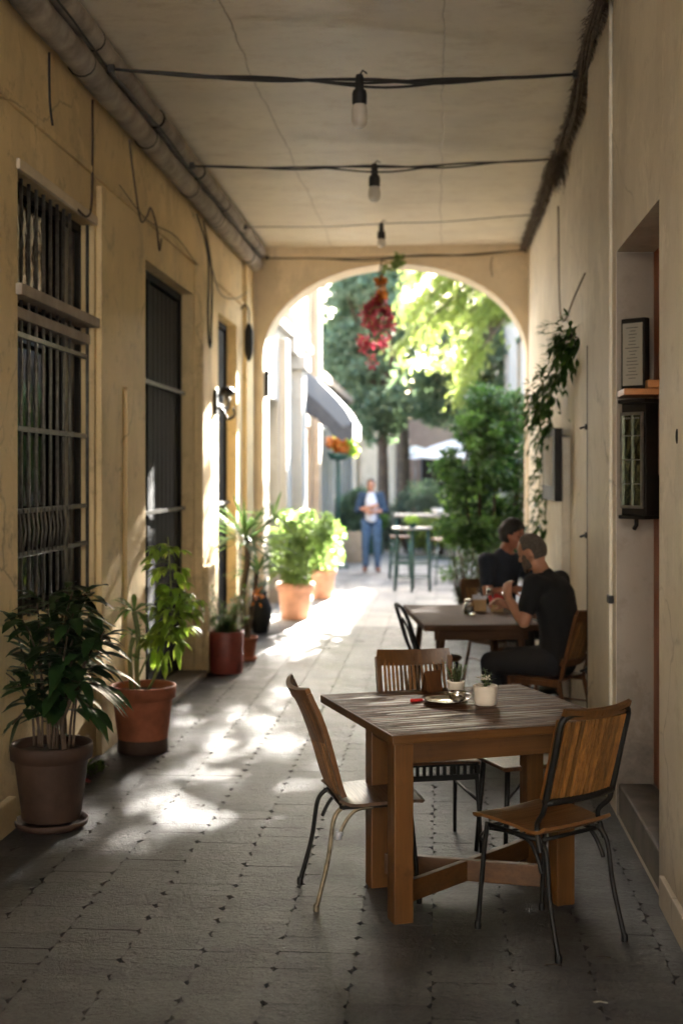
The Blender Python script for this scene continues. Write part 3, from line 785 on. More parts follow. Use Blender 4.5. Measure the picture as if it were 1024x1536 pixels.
def sheet(mb, prof, wf, conc, th, nu=16, skip=None, a=None):
    """curved panel: prof = (y,z) points, wf(v) half width, conc(v) sideways hollow"""
    P = curve([(0, y, z) for y, z in prof], 5); n = len(P)-1
    nr = []
    for i in range(n+1):
        t_ = (P[min(i+1, n)]-P[max(i-1, 0)]).normalized(); nr.append(Vector((0, -t_.z, t_.y)))
    def pt(i, k, o):
        v = i/n; u = -1+2*k/nu; w = wf(v)
        p = P[i]+nr[i]*(o+conc(v)*(u*u)); return (u*w, p.y, p.z)
    for k in range(nu):
        for i in range(n):
            if skip and skip(i/n, -1+2*(k+.5)/nu): continue
            c = [pt(i, k, th), pt(i, k+1, th), pt(i+1, k+1, th), pt(i+1, k, th), pt(i, k, 0), pt(i, k+1, 0), pt(i+1, k+1, 0), pt(i+1, k, 0)]
            fs = [(0,1,2,3), (7,6,5,4)]
            sk = lambda ii, kk: kk < 0 or kk >= nu or ii < 0 or ii >= n or (skip and skip(ii/n, -1+2*(kk+.5)/nu))
            if sk(i, k-1): fs.append((0,3,7,4))
            if sk(i, k+1): fs.append((1,5,6,2))
            if sk(i-1, k): fs.append((0,4,5,1))
            if sk(i+1, k): fs.append((3,2,6,7))
            mb.add(c, fs, ((k*7) % 10)/10 if a is None else a)

def shell_chair(label, loc, rz, group):
    t = thing('wooden_chair', label, 'chair', loc, rz, group)
    m = MB(); sheet(m, [(.245, .418), (.21, .437), (.08, .437), (-.06, .432), (-.118, .452)], lambda v: .195-.05*max(0, (.25-v)/.25)**2-.012*v, lambda v: .008, .013); m.build('seat', M['seat_dark'], t)
    prof = [(-.120, .455), (-.142, .50), (-.185, .64), (-.228, .76), (-.285, .875)]
    m = MB(); sheet(m, prof, lambda v: .182, lambda v: -.018-.02*v, .013, 33, skip=lambda v, u: (.08 < v < .55 and abs(u) < .88 and int((u+1)*16.5) % 2 == 0)); m.build('backrest', M['slat'], t)
    m = MB(); P = curve([(0, y, z) for y, z in prof], 5)
    for s in (-1, 1):
        N_ = len(P)-1
        for i in range(N_): m.beam((s*.184, P[i].y+.012+.02*i/N_, P[i].z), (s*.184, P[i+1].y+.012+.02*(i+1)/N_, P[i+1].z+.002), .026, .022, .003)
    sheet(m, [(-.266, .842), (-.286, .884)], lambda v: .188, lambda v: -.038, .02, 16)
    m.build('back_frame', M['chair_wood'], t)
    tube_legs(t, M['black_metal'], .165, mats=[M['black_metal'], M['brass_metal']])
    m = MB(); m.tube(curve([(.165, -.125, .30), (.175, -.12, .31), (.165, -.11, .30), (.155, -.125, .305)]), .004, 5); m.tube([(.163, -.128, .28), (.163, -.124, .31)], .013, 8); m.build('binding', M['shirt_pale'], t)
    return t
M['seat_dark'] = wood('weathered_seat', (.035, .019, .012), (.13, .075, .045), 'X', 5, .33, .4, freq=20)
def swap_axis_seat(): pass
shell_chair('wooden shell chair at the left side of the nearest table, seen from the side', (-.323, 5.294, 0), face_rz(.956, .293), CG)

def slat_chair(label, loc, rz, group, style):
    t = thing('wooden_chair', label, 'chair', loc, rz, group)
    if style == 'metal':
        m = MB(); sheet(m, [(.235, .425), (.20, .448), (.05, .450), (-.10, .440), (-.15, .462)], lambda v: .205-.06*max(0, (.3-v)/.3)**2-.03*v, lambda v: -.006, .012); m.build('seat', M['seat_wood'], t)
    else:
        m = MB(); sheet(m, [(.225, .436), (.20, .447), (.05, .450), (-.12, .447), (-.15, .447)], lambda v: .20-.01*v, lambda v: .004, .014); m.build('seat', M['dark_wood'], t)
    y0, z0, y1, z1 = (-.155, .560, -.240, .884) if style == 'metal' else (-.155, .545, -.262, .872)
    bx = .176; n = 15; m = MB()
    for i in range(n):
        u = -1+2*(i+.5)/n; x = u*(bx-.018); w = (bx-.018)/n*(.86 if style == 'metal' else .62); c = .022*(1-u*u)
        m.beam((x, y0-c, z0+.01), (x+U(-.001,.001), y1-c, z1-.02), w*2, .008, .0015)
    m.build('backrest', M['slat'], t)
    m = MB()
    def arcx(z, k, r_, off=0):
        v = (z-z0)/(z1-z0); y = y0+(y1-y0)*v
        return [(u*bx, y-.022*(1-u*u)+off, z) for u in [-1+2*i/12 for i in range(13)]]
    if style == 'metal':
        P = arcx(z1, 0, 0)
        loop = [(-bx, y0, z0)]+[(-bx, y0+(y1-y0)*v, z0+(z1-z0)*v) for v in (.3, .6, .93)]+[(p[0]*.96, p[1], p[2]+.004) for p in P[1:-1]]+[(bx, y0+(y1-y0)*v, z0+(z1-z0)*v) for v in (.93, .6, .3)]+[(bx, y0, z0)]
        m.tube(curve(loop, 3), .0135, 8)
        m.tube([(p[0], p[1]-.002, p[2]) for p in arcx(z0, 0, 0)], .0135, 8)
        for s in (-1, 1): m.tube(curve([(s*bx, y0, z0), (s*bx*1.0, y0+.012, z0-.04), (s*bx*.92, y0+.055, z0-.09), (s*bx*.95, y0+.045, z0-.15), (s*bx*.97, y0+.03, z0-.19)]), .010, 8)
        m.build('back_frame', M['black_metal'], t)
        m = MB(); sheet(m, [(y1-.012, z1-.012), (y1-.026, z1+.022)], lambda v: bx-.004, lambda v: -.026, .018, 16)
        for s in (-1, 1): m.beam((s*(bx+.002), y0+.016, z0+.01), (s*(bx+.002), y1+.016, z1-.01), .014, .014)
        m.build('top_rail', M['chair_wood'], t)
        m = MB(); m.tube(curve([(-.15, .18, .39), (-.165, .2, .36), (-.15, .21, .34), (-.14, .19, .36)]), .006, 6); m.tube(curve([(.10, .16, .39), (.02, .17, .34), (-.08, .17, .37), (-.15, .17, .39)]), .005, 6); m.build('spring_wire', M['black_metal'], t)
        tube_legs(t, M['black_metal'], .168, .405)
    else:
        for s in (-1, 1): m.beam((s*(bx-.004), -.150, .44), (s*(bx+.004), y1, z1-.01), .028, .024)
        sheet(m, [(y1-.004, z1-.055), (y1-.026, z1+.018)], lambda v: bx+.014-.010*v, lambda v: -.026, .020, 16)
        sheet(m, [(y0-.010, z0-.02), (y0-.026, z0+.022)], lambda v: bx, lambda v: -.026, .016, 16)
        m.build('back_frame', M['chair_wood'] if style != 'dark' else M['dark_wood'], t)
        m = MB()
        m.box(-.19, .19, .205, .222, .425, .438); m.box(-.19, .19, .205, .222, .36, .385)
        for i in range(13): x = -.19+.38*i/12; m.box(x-.007, x+.007, .206, .221, .384, .426)
        for s in (-1, 1): m.box(s*.19-.008, s*.19+.008, -.14, .205, .395, .43)
        m.build('seat_rail', M['black_metal'] if style != 'dark' else M['dark_wood'], t)
        mm = M['black_metal'] if style != 'dark' else M['dark_wood']; rr = .011 if style != 'dark' else .015
        for s in (-1, 1):
            m = MB(); m.tube([(s*.185, .20, .42), (s*.20, .245, 0)], [rr, rr*.8], 8); m.build('leg', mm, t)
            m = MB(); m.tube([(s*.178, -.14, .43), (s*.20, -.225, 0)], [rr, rr*.8], 8); m.build('leg', mm, t)
        for s in (-1, 1): m = MB(); m.tube([(s*.19, .222, .26), (s*.19, -.175, .26)], .007, 6); m.build('stretcher', mm, t)
    return t
slat_chair('slat-backed chair with black tube frame at the nearest table, its back to the viewer', (.425, 4.874, 0), face_rz(-.65, .76), CG, 'metal')
slat_chair('slat-backed chair on the far side of the nearest table, facing the viewer', (-.05, 5.99, 0), face_rz(.25, -.97), CG, 'wood')

def stool(loc, rz):
    t = thing('metal_stool', 'small dark backless stool pushed under the right of the nearest table', 'stool', loc, rz)
    m = MB(); m.box(-.15, .15, -.15, .15, .43, .45, bev=.008); m.build('seat', M['dark_wood'], t)
    for (x, y) in ((-.12, -.12), (.12, -.12), (-.12, .12), (.12, .12)):
        m = MB(); m.tube([(x, y, .43), (x*1.22, y*1.22, 0)], [.013, .010], 8); m.build('leg', M['black_metal'], t)
    m = MB()
    m.tube([(-.13, -.13, .16), (.13, -.13, .20)], .006, 6); m.tube(curve([(-.12, -.12, .30), (-.06, -.12, .36), (.0, -.12, .42)]), .006, 6); m.tube(curve([(.12, -.12, .30), (.06, -.12, .36), (.0, -.12, .42)]), .006, 6)
    m.build('brace', M['black_metal'], t)
stool((.375, 5.86, 0), R(24))

# things on the near table
ZT = .7405
p = at(728, 1060, ZT)
t = thing('potted_succulent', 'small flowering succulent in a cream ceramic pot on the nearest table', 'plant', (p.x, p.y+.045, ZT))
m = MB(); m.lathe([(0, .0), (.040, 0), (.048, .006), (.051, .03), (.053, .078), (.0535, .086), (.050, .088), (.047, .084), (.045, .07), (0, .07)], n=36); m.build('pot', M['ceramic'], t)
m = MB(); m.disc((0, 0, .074), .046); m.build('soil', M['soil'], t)
m = MB()
for i in range(170):
    a, r_ = U(0, 6.28), abs(random.gauss(0, .016)); z = .078+U(0, .045)
    m.leaf((r_*math.cos(a), r_*math.sin(a), z), (math.cos(a)*1.1, math.sin(a)*1.1, U(.2, 1.2)), U(.010, .020), .006, seg=2, droop=.1)
m.build('leaves', M['l_mid'], t)
m = MB(); m.tube(curve([(.0, 0, .08), (.004, 0, .12), (-.004, .002, .155)]), .0018, 5); m.tube(curve([(.004, .004, .08), (.018, .004, .115), (.022, .004, .135)]), .0015, 5)
m.build('stem', M['stem_green'], t)
m = MB()
for c in ((-.004, .002, .150), (.022, .004, .132), (.0, 0, .128), (.012, .004, .11)):
    for k in range(9): m.leaf(c, (U(-1,1), U(-1,1), U(-.2,1)), U(.014,.024), .007, seg=2)
m.build('leaves', M['l_dark'], t)
m = MB()
for i in range(36):
    a, r_ = U(0, 6.28), U(.008, .030); m.ell((r_*math.cos(a)-.008, r_*math.sin(a), .112+U(0, .016)), (.0035, .0035, .003), 6, 4)
m.build('flower', M['ceramic'], t)

p = at(668, 1058, ZT)
t = thing('serving_dish', 'shallow steel dish with a raised bowl on the nearest table', 'dish', (p.x, p.y+.06, ZT))
m = MB(); m.lathe([(0, .002), (.050, .002), (.085, .008), (.098, .016), (.099, .018), (.096, .018), (.084, .011), (.05, .006), (0, .006)], n=40); m.build('plate', M['steel'], t)
m = MB(); m.lathe([(0, .008), (.022, .008), (.036, .02), (.041, .038), (.040, .050), (.038, .051), (.038, .040), (.032, .022), (0, .014)], (.052, .005, 0), n=32); m.build('bowl', M['steel'], t)
m = MB(); m.tube(curve([(.09, .0, .045), (.11, .0, .04), (.105, 0, .022), (.09, 0, .02)]), .004, 6); m.build('handle', M['steel'], t)
p = at(683, 1046, ZT)
t = thing('potted_herb', 'small bushy herb in a grey tin cup behind the steel dish', 'plant', (p.x+.002, p.y+.085, ZT))
m = MB(); m.lathe([(0, 0), (.030, 0), (.033, .005), (.040, .052), (.042, .062), (.039, .063), (.036, .05), (0, .048)], n=28); m.build('pot', M['steel_dull'] if 'steel_dull' in M else M['ceramic'], t)
m = MB(); m.disc((0, 0, .054), .036); m.build('soil', M['soil'], t)
m = MB(); l = MB()
for i in range(34):
    a = U(0, 6.28); r_ = U(0, .022); dx, dy = math.cos(a)*U(.1, .55), math.sin(a)*U(.1, .55); L = U(.04, .10)
    b0 = Vector((r_*math.cos(a), r_*math.sin(a), .052)); d = Vector((dx, dy, 1)).normalized()
    m.tube([b0, b0+d*L], .0011, 4)
    for k in range(15):
        q = b0+d*L*(.25+.75*k/14); l.leaf(q, (U(-1,1)+dx, U(-1,1)+dy, U(.1,.9)), U(.010,.017), .0045, seg=2)
m.build('stems', M['stem_green'], t); l.build('leaves', M['l_frost2'] if 'l_frost2' in M else M['l_mid'], t)

p = at(625, 1053, ZT); q = at(668, 1050, ZT)
t = thing('table_knife', 'small knife with a bright red handle lying on the nearest table', 'knife', (p.x-.03, p.y, ZT+.006), math.atan2(q.y-p.y, q.x-p.x))
m = MB(); m.tube([(-.0, 0, 0), (.004, 0, 0), (.055, 0, 0), (.062, 0, 0)], [.004, .0075, .0068, .005], 10); m.build('handle', M['red_plastic'], t)
m = MB(); m.box(.062, .10, -.0052, .0052, -.003, .003, bev=.001); m.build('collar', M['ceramic'], t)
m = MB(); m.add([(.1, -.006, 0), (.1, .006, 0), (.15, .004, 0), (.168, -.003, 0), (.15, -.006, 0), (.1, -.006, .0015), (.1, .006, .0015), (.15, .004, .001), (.168, -.003, .0008), (.15, -.006, .001)], [(4,3,2,1,0), (5,6,7,8,9), (0,1,6,5), (1,2,7,6), (2,3,8,7), (3,4,9,8), (4,0,5,9)]); m.build('blade', M['steel'], t)
p = at(655, 1043, ZT)
t = thing('menu_card', 'brown folded menu card standing beside the steel dish', 'menu', (p.x, p.y+.075, ZT), R(38))
m = MB(); m.box(-.045, .045, -.001, .001, 0, .10, Matrix.Translation((0, .012, 0)) @ Matrix.Rotation(R(-14), 4, 'X')); m.box(-.045, .045, -.001, .001, 0, .10, Matrix.Translation((0, .062, 0)) @ Matrix.Rotation(R(14), 4, 'X')); m.build('card', M['dark_wood'], t)

# second table
t = thing('dining_table', 'second wooden table, where the two seated men are eating', 'table', (.223, 9.256, 0), R(7.5))
m = MB(); m.box(-.40, .40, -.68, .68, .700, .740, bev=.006); m.build('tabletop', M['table2_wood'], t)
m = MB(); m.box(-.395, -.30, -.675, .675, .7405, .7425, bev=.001); m.box(.30, .395, -.675, .675, .7405, .7425, bev=.001); m.box(-.298, .298, -.675, -.60, .7405, .7425, bev=.001); m.build('edge_boards', M['table2_wood'], t)
for (x, y) in ((-.31, -.58), (.31, -.58), (-.31, .58), (.31, .58)):
    m = MB(); m.beam((x*.86, y, .70), (x*1.1, y*1.05, 0.0), .05, .04, .004); m.build('leg', M['table2_wood'], t)
m = MB(); m.box(-.32, .32, -.60, -.575, .63, .70, bev=.003); m.box(-.32, .32, .575, .60, .63, .70, bev=.003); m.box(-.012, .012, -.575, .575, .63, .70); m.build('apron', M['table2_wood'], t)
C2 = 'chairs round the second table'
slat_chair('dark slat-backed chair under the grey-haired man, close to the wall', (.75, 8.40, 0), face_rz(-.85, .52), C2, 'dark')
slat_chair('dark wooden chair under the dark-haired man at the far end of the second table', (.50, 10.38, 0), face_rz(.6, -.8), C2, 'dark')
t = thing('bentwood_chair', 'empty dark bentwood chair at the left side of the second table', 'chair', (-.02, 9.05, 0), face_rz(.97, .22), C2)
m = MB(); m.lathe([(0, .44), (.19, .44), (.20, .45), (.19, .462), (0, .462)], n=24); m.build('seat', M['dark_wood'], t)
m = MB()
loop = [(-.17, -.11, .43), (-.18, -.165, .56), (-.175, -.215, .72), (-.13, -.25, .81), (0, -.265, .835), (.13, -.25, .81), (.175, -.215, .72), (.18, -.165, .56), (.17, -.11, .43)]
m.tube(curve(loop, 5), .014, 8); m.tube(curve([(-.09, -.14, .45), (-.095, -.2, .65), (0, -.235, .74), (.095, -.2, .65), (.09, -.14, .45)], 5), .009, 8); m.build('back_frame', M['black_metal'], t)
for (x, y) in ((-.13, -.13), (.13, -.13), (-.13, .13), (.13, .13)):
    m = MB(); m.tube([(x, y, .44), (x*1.35, y*1.35, 0)], [.014, .011], 8); m.build('leg', M['black_metal'], t)
m = MB(); m.lathe([(.150, .2), (.158, .2), (.158, .212), (.150, .212), (.150, .2)], n=24); m.build('ring', M['black_metal'], t)

p = Vector((.02, 9.02, .464))
t = thing('beer_glass', 'tall glass of yellow beer on the empty bentwood chair', 'glass', p)
m = MB(); m.lathe([(0, 0), (.028, 0), (.029, .01), (.026, .02), (.036, .22), (.0345, .22), (.0255, .03), (0, .025)], n=24); m.build('tumbler', M['glass'], t)
m = MB(); m.lathe([(0, .026), (.0245, .031), (.0325, .19), (0, .19)], n=20); m.build('beer', M['beer'], t)

Z2 = .7435
def on2(px, py): return at(px, py, Z2)
for (px, py, w, h, lab) in ((718, 917, .10, .085, 'wooden condiment box with sachets, left of the two on the second table'), (745, 918, .085, .08, 'pale cardboard condiment box, right of the two on the second table')):
    p = on2(px, py); t = thing('condiment_box', lab, 'box', (p.x, p.y+.05, Z2), R(5), 'condiment boxes on the second table')
    m = MB(); m.box(-w/2, w/2, -.04, -.034, 0, h); m.box(-w/2, w/2, .034, .04, 0, h*1.05); m.box(-w/2, -w/2+.006, -.034, .034, 0, h); m.box(w/2-.006, w/2, -.034, .034, 0, h); m.box(-w/2+.006, w/2-.006, -.034, .034, 0, .006)
    m.build('box', M['kraft'], t)
    m = MB()
    for k in range(10):
        x = U(-w/2+.015, w/2-.015); m.box(x-.012, x+.012, -.0015, .0015, .02, h+U(.015, .05), Matrix.Translation((0, U(-.025, .025), 0)) @ Matrix.Rotation(U(-.25, .25), 4, 'Y'))
    m.build('sachets', M['shirt_pale'] if w > .09 else M['red_plastic'], t)
def jar(px, py, r_, h, lab, fill):
    p = on2(px, py); t = thing('glass_jar', lab, 'jar', (p.x, p.y+r_, Z2), 0, 'jars on the second table')
    m = MB(); m.lathe([(0, 0), (r_, .0), (r_*1.02, .008), (r_*1.02, h*.75), (r_*.78, h*.86), (r_*.78, h), (r_*.70, h), (r_*.70, h*.86), (r_*.92, h*.74), (r_*.92, .01), (0, .008)], n=24); m.build('jar', M['glass'], t)
    m = MB(); m.lathe([(0, .011), (r_*.9, .012), (r_*.9, h*.5), (0, h*.5)], n=20); m.build('contents', M[fill], t)
    m = MB(); m.lathe([(0, h+.012), (r_*.82, h+.012), (r_*.85, h+.004), (r_*.85, h-.012), (r_*.79, h-.012), (r_*.79, h+.001), (0, h+.001)], n=20); m.build('lid', M['steel'], t)
jar(703, 922, .036, .10, 'clear lidded jar at the left end of the condiments', 'shirt_pale')
jar(734, 908, .03, .12, 'dark sauce jar standing behind the condiment boxes', 'dark_wood')
jar(757, 912, .028, .10, 'small jar of red sauce near the grey-haired man', 'red_plastic')
p = on2(752, 893); t = thing('table_plant', 'silvery plant in a small glass vase between the two men', 'plant', (p.x+.03, p.y+.1, Z2))
m = MB(); m.lathe([(0, 0), (.035, 0), (.04, .03), (.03, .09), (.027, .09), (.035, .03), (0, .006)], n=20); m.build('vase', M['glass'], t)
m = MB(); l = MB()
for i in range(16):
    a = U(0, 6.28); d = Vector((math.cos(a)*U(.1, .8), math.sin(a)*U(.1, .8), 1)).normalized(); L = U(.12, .24)
    m.tube([(0, 0, .02), Vector((0, 0, .02))+d*L], .0018, 4)
    for k in range(12): l.leaf(Vector((0, 0, .02))+d*L*(.45+.55*k/11), (U(-1,1), U(-1,1), U(-.2,.8)), U(.03,.05), .014, seg=2)
m.build('stems', M['stem_green'], t); l.build('leaves', M['l_frost'], t)

# ------------------------------------------------------------------ people
def bake(ob, mods):
    for typ, kw in mods:
        md = ob.modifiers.new(typ, typ)
        for k, v in kw.items(): setattr(md, k, v)
    dg = bpy.context.evaluated_depsgraph_get(); dg.update()
    me = bpy.data.meshes.new_from_object(ob.evaluated_get(dg)); ob.modifiers.clear(); return me

def skin_graph(chains, root=0, sub=1):
    """sweeps spheres along tapered joint chains; remesh() then melts them into one continuous surface.
    a joint is (x, y, z, r) or (x, y, z, r, wide, deep) for an oval trunk section"""
    m = MB()
    for c in chains:
        c = [tuple(j)+((1, 1) if len(j) == 4 else ()) for j in c]
        for p, q in zip(c, c[1:]):
            L = (Vector(q[:3])-Vector(p[:3])).length; n = max(1, math.ceil(L/(.30*min(p[3], q[3]))))
            for i in range(n+1):
                t = i/n; v = [p[k]*(1-t)+q[k]*t for k in range(6)]; big = v[3] > .03
                m.ell(v[:3], (v[3]*v[4], v[3]*v[5], v[3]), 14 if big else 9, 10 if big else 7)
    return m.v, m.f

def remesh(mb, name, mat, parent, vox, smooth=3):
    me = bpy.data.meshes.new('tmp'); me.from_pydata(mb.v, [], mb.f); me.update()
    ob = bpy.data.objects.new('tmp', me); COL.objects.link(ob)
    md = ob.modifiers.new('r', 'REMESH'); md.mode = 'VOXEL'; md.voxel_size = vox; md.use_smooth_shade = True
    sm = ob.modifiers.new('q', 'SMOOTH'); sm.factor = .5; sm.iterations = smooth
    dg = bpy.context.evaluated_depsgraph_get(); dg.update()
    out = bpy.data.meshes.new_from_object(ob.evaluated_get(dg)); out.name = name
    bpy.data.objects.remove(ob); bpy.data.meshes.remove(me)
    out.materials.clear(); out.materials.append(mat)
    at_ = out.attributes.new('lv', 'FLOAT', 'FACE')
    o = bpy.data.objects.new(name, out); COL.objects.link(o); o.parent = parent; return o

def hand(wrist, dirv, palm_n, side, curl=.6, s=1.0):
    """palm and five bent fingers as chains; dirv = pointing direction, palm_n = palm side normal"""
    w = Vector(wrist); d = Vector(dirv).normalized(); n = Vector(palm_n); n = (n-d*n.dot(d)).normalized(); l = d.cross(n)*side
    ch = []; T = lambda v, r_: (v.x, v.y, v.z, r_)
    pc = w+d*.045*s
    ch.append([T(w, .026*s), T(pc, .030*s)])
    for k, (o, L) in enumerate(((-.030, .070), (-.010, .080), (.011, .075), (.030, .058))):
        b0 = w+d*.085*s+l*o*s; a1 = curl*.5; a2 = curl*1.1; a3 = curl*1.6
        p1 = b0+(d*math.cos(a1)+n*math.sin(a1))*L*.45*s; p2 = p1+(d*math.cos(a2)+n*math.sin(a2))*L*.32*s; p3 = p2+(d*math.cos(a3)+n*math.sin(a3))*L*.25*s
        ch.append([T(pc, .030*s), T(b0, .0115*s), T(p1, .0095*s), T(p2, .0085*s), T(p3, .007*s)])
    b0 = w+d*.025*s-l*.028*s; p1 = b0+(d*.7-l*.6+n*.4).normalized()*.038*s; p2 = p1+(d*.85-l*.2+n*.5).normalized()*.03*s
    ch.append([T(pc, .030*s), T(b0, .014*s), T(p1, .011*s), T(p2, .009*s)])
    return ch

def person(label, loc, rz, pose, mats, scale=1.0, hair='short', beard=False, vox=.0075, group=None):
    t = thing('person', label, 'person', loc, rz, group); t.scale = (scale,)*3
    J = pose; c = []
    pel, wai, che, nec, hd = J['pelvis'], J['waist'], J['chest'], J['neck'], J['head']
    c.append([(*pel, .118, 1.25, .95), (*wai, .108, 1.22, .92), (*che, .118, 1.32, .92), (nec[0], nec[1]-.01, nec[2]-.05, .075, 1.35, .9), (*nec, .056, 1, 1), ((nec[0]+hd[0])/2, (nec[1]+hd[1])/2, (nec[2]+hd[2])/2-.01, .054, 1, 1)])
    for s in 'LR':
        sh, el, wr = J['sh'+s], J['el'+s], J['wr'+s]
        mid = tuple((Vector(sh)*.5+Vector(el)*.5)); fm = tuple(Vector(el)*.65+Vector(wr)*.35)
        c.append([(che[0]*.5+sh[0]*.5, che[1]*.5+sh[1]*.5, che[2]*.4+sh[2]*.6, .075), (*sh, .062), (*mid, .050), (*el, .040), (*fm, .040), (*wr, .027)])
        hp, kn, an, to = J['hip'+s], J['kn'+s], J['an'+s], J['toe'+s]
        tm = tuple(Vector(hp)*.5+Vector(kn)*.5); cm = tuple(Vector(kn)*.68+Vector(an)*.32)
        c.append([(*hp, .092), (*tm, .076), (*kn, .058), (*cm, .054), (*an, .038), (*to, .034)])
    V, Fc = skin_graph(c)
    body = MB(); body.add(V, Fc)
    for s, sg in (('L', -1), ('R', 1)):
        V2, F2 = skin_graph(hand(J['wr'+s], J['hd'+s], J['pn'+s], sg, J.get('curl', .6)), sub=1); body.add(V2, F2)
    rx, rzh = J.get('nod', 0), J.get('turn', 0)
    HM = Matrix.Translation(hd) @ Matrix.Rotation(rzh, 4, 'Z') @ Matrix.Rotation(rx, 4, 'X')
    def headshape(p):
        q = p.copy()
        if q.z < 0: q.x *= 1-.30*(-q.z/.12)**1.5; q.y = q.y*(1-.10*(-q.z/.12))+.018*(-q.z/.12)
        if q.y > .06 and -.03 < q.z < .03: q.y -= .006
        return q
    hm = MB(); hm.ell((0, 0, 0), (.076, .098, .120), 28, 20, headshape)
    hm.ell((0, .101, -.022), (.012, .019, .017), 10, 8); hm.ell((0, .094, .0), (.008, .013, .024), 10, 8)
    hm.ell((0, .086, -.062), (.024, .014, .006), 10, 6); hm.ell((0, .086, -.073), (.020, .013, .006), 10, 6); hm.ell((0, .082, -.102), (.022, .018, .016), 10, 6)
    for s in (-1, 1):
        hm.ell((s*.077, -.005, -.012), (.010, .020, .031), 10, 8); hm.ell((s*.030, .080, .018), (.022, .012, .008), 10, 6)
        hm.ell((s*.040, .066, -.032), (.022, .018, .018), 10, 6)
    hm.v = [tuple(HM @ Vector(v)) for v in hm.v]; body.add(hm.v, hm.f)
    b = remesh(body, 'body', mats['skin'], t, vox)
    e = MB()
    for s in (-1, 1): e.ell(tuple(HM @ Vector((s*.031, .086, .0))), (.011, .006, .005), 10, 6)
    e.build('eyes', M['eye'], t)
    e = MB()
    for s in (-1, 1): e.tube([HM @ Vector((s*x, .093-.25*abs(x-.03)**1.2, .024+z)) for x, z in ((.014, 0), (.03, .006), (.046, .0))], .0042, 6)
    e.build('eyebrows', mats['hair'], t)
    hh = MB(); vs = []; fs = []; n, k_ = 36, 26; keep = []
    th_ = .006 if hair == 'short' else .020
    for i in range(k_+1):
        a = math.pi*i/k_
        for k in range(n):
            bb = 2*math.pi*k/n; q = Vector((.077*math.sin(a)*math.cos(bb), .099*math.sin(a)*math.sin(bb), .121*math.cos(a)))
            ok = ((q.y < .052-.25*abs(q.x) and (q.z > -.015 if q.y > -.02 else q.z > -.062) and not (q.y > .0 and q.z < .02)) if hair == 'short' else q.z > .050+.020*math.cos(q.x*40) if q.y > .045 else (q.z > .012 if q.y > .01 else q.z > -.075+ (q.y+.098)*.15))
            g_ = th_*(.85+.3*noise.noise(q*38)); q2 = q*(1+g_/max(.08, q.length)) if ok else q*.93
            q2 = headshape(q2); vs.append(tuple(HM @ q2))
    for i in range(k_):
        for k in range(n): fs.append((i*n+k, (i+1)*n+k, (i+1)*n+(k+1)%n, i*n+(k+1)%n))
    hh.add(vs, fs, smooth=True); remesh(hh, 'hair', mats['hair'], t, .006, 1)
    if beard:
        bm_ = MB()
        for i in range(240):
            u = U(-1, 1); v = U(0, 1); x = u*.068; z = -.028-.085*v+.02*abs(u); y = .088*math.sqrt(max(0, 1-(u*.93)**2))*(.98+.05*v)
            if abs(u) < .3 and v < .5 and v > .25: continue
            if z > -.045 and abs(u) < .75: continue
            bm_.ell(tuple(HM @ Vector((x*(1-.22*v), y, z))), (.014, .014, .014), 6, 5)
        remesh(bm_, 'beard', mats['beard'], t, .006, 1)
    # clothes follow the same joints
    def cloth(name, chains, mat, v_=.011, extra=None):
        V, Fc = skin_graph(chains); m = MB(); m.add(V, Fc)
        if extra: extra(m)
        V2 = []
        for p in m.v:
            q = Vector(p); q += Vector((noise.noise(q*9), noise.noise(q*9+Vector((7, 0, 0))), noise.noise(q*9+Vector((0, 7, 0)))))*.010; V2.append(tuple(q))
        m.v = V2; return remesh(m, name, mat, t, v_, 2)
    A = [[(*pel, .134, 1.25, .98), (*wai, .130, 1.22, .98), (*che, .136, 1.34, .95), (nec[0], nec[1]-.016, nec[2]-.075, .092, 1.5, .95), (nec[0], nec[1]-.012, nec[2]-.035, .070, 1.25, 1)]]
    for s in 'LR':
        sh, el, wr = Vector(J['sh'+s]), Vector(J['el'+s]), Vector(J['wr'+s]); end = J.get('sleeve', .62)
        ch = [(che[0]*.5+sh[0]*.5, che[1]*.5+sh[1]*.5, che[2]*.35+sh[2]*.65-.01, .086), (*sh, .070), (*(sh.lerp(el, min(end, 1)*.6)), .067), (*(sh.lerp(el, min(end, 1))), .060)]
        if end > 1: ch.append((*(el.lerp(wr, end-1)), .046))
        A.append(ch)
    cloth('shirt', A, mats['shirt'])
    B = [[(*pel, .130, 1.28, 1), (pel[0], pel[1], pel[2]+.07, .124, 1.26, 1)]]
    for s in 'LR':
        hp, kn, an = Vector(J['hip'+s]), Vector(J['kn'+s]), Vector(J['an'+s])
        B.append([(*hp, .106), (*(hp.lerp(kn, .5)), .090), (*kn, .072), (*(kn.lerp(an, .5)), .066), (*(kn.lerp(an, .93)), .056)])
    cloth('trousers', B, mats['trousers'])
    for s in 'LR':
        an, to = Vector(J['an'+s]), Vector(J['toe'+s])
        m = MB(); V, Fc = skin_graph([[(an.x, an.y-.03, .045, .042), (an.x, an.y+.02, .055, .050), (*(an.lerp(to, .6)), .046), (to.x, to.y, .035, .034)]]); m.add(V, Fc)
        m.v = [(a, b_, max(.0, c_)) for a, b_, c_ in m.v]; remesh(m, 'shoe', mats['shoe'], t, .009, 1)
    return t

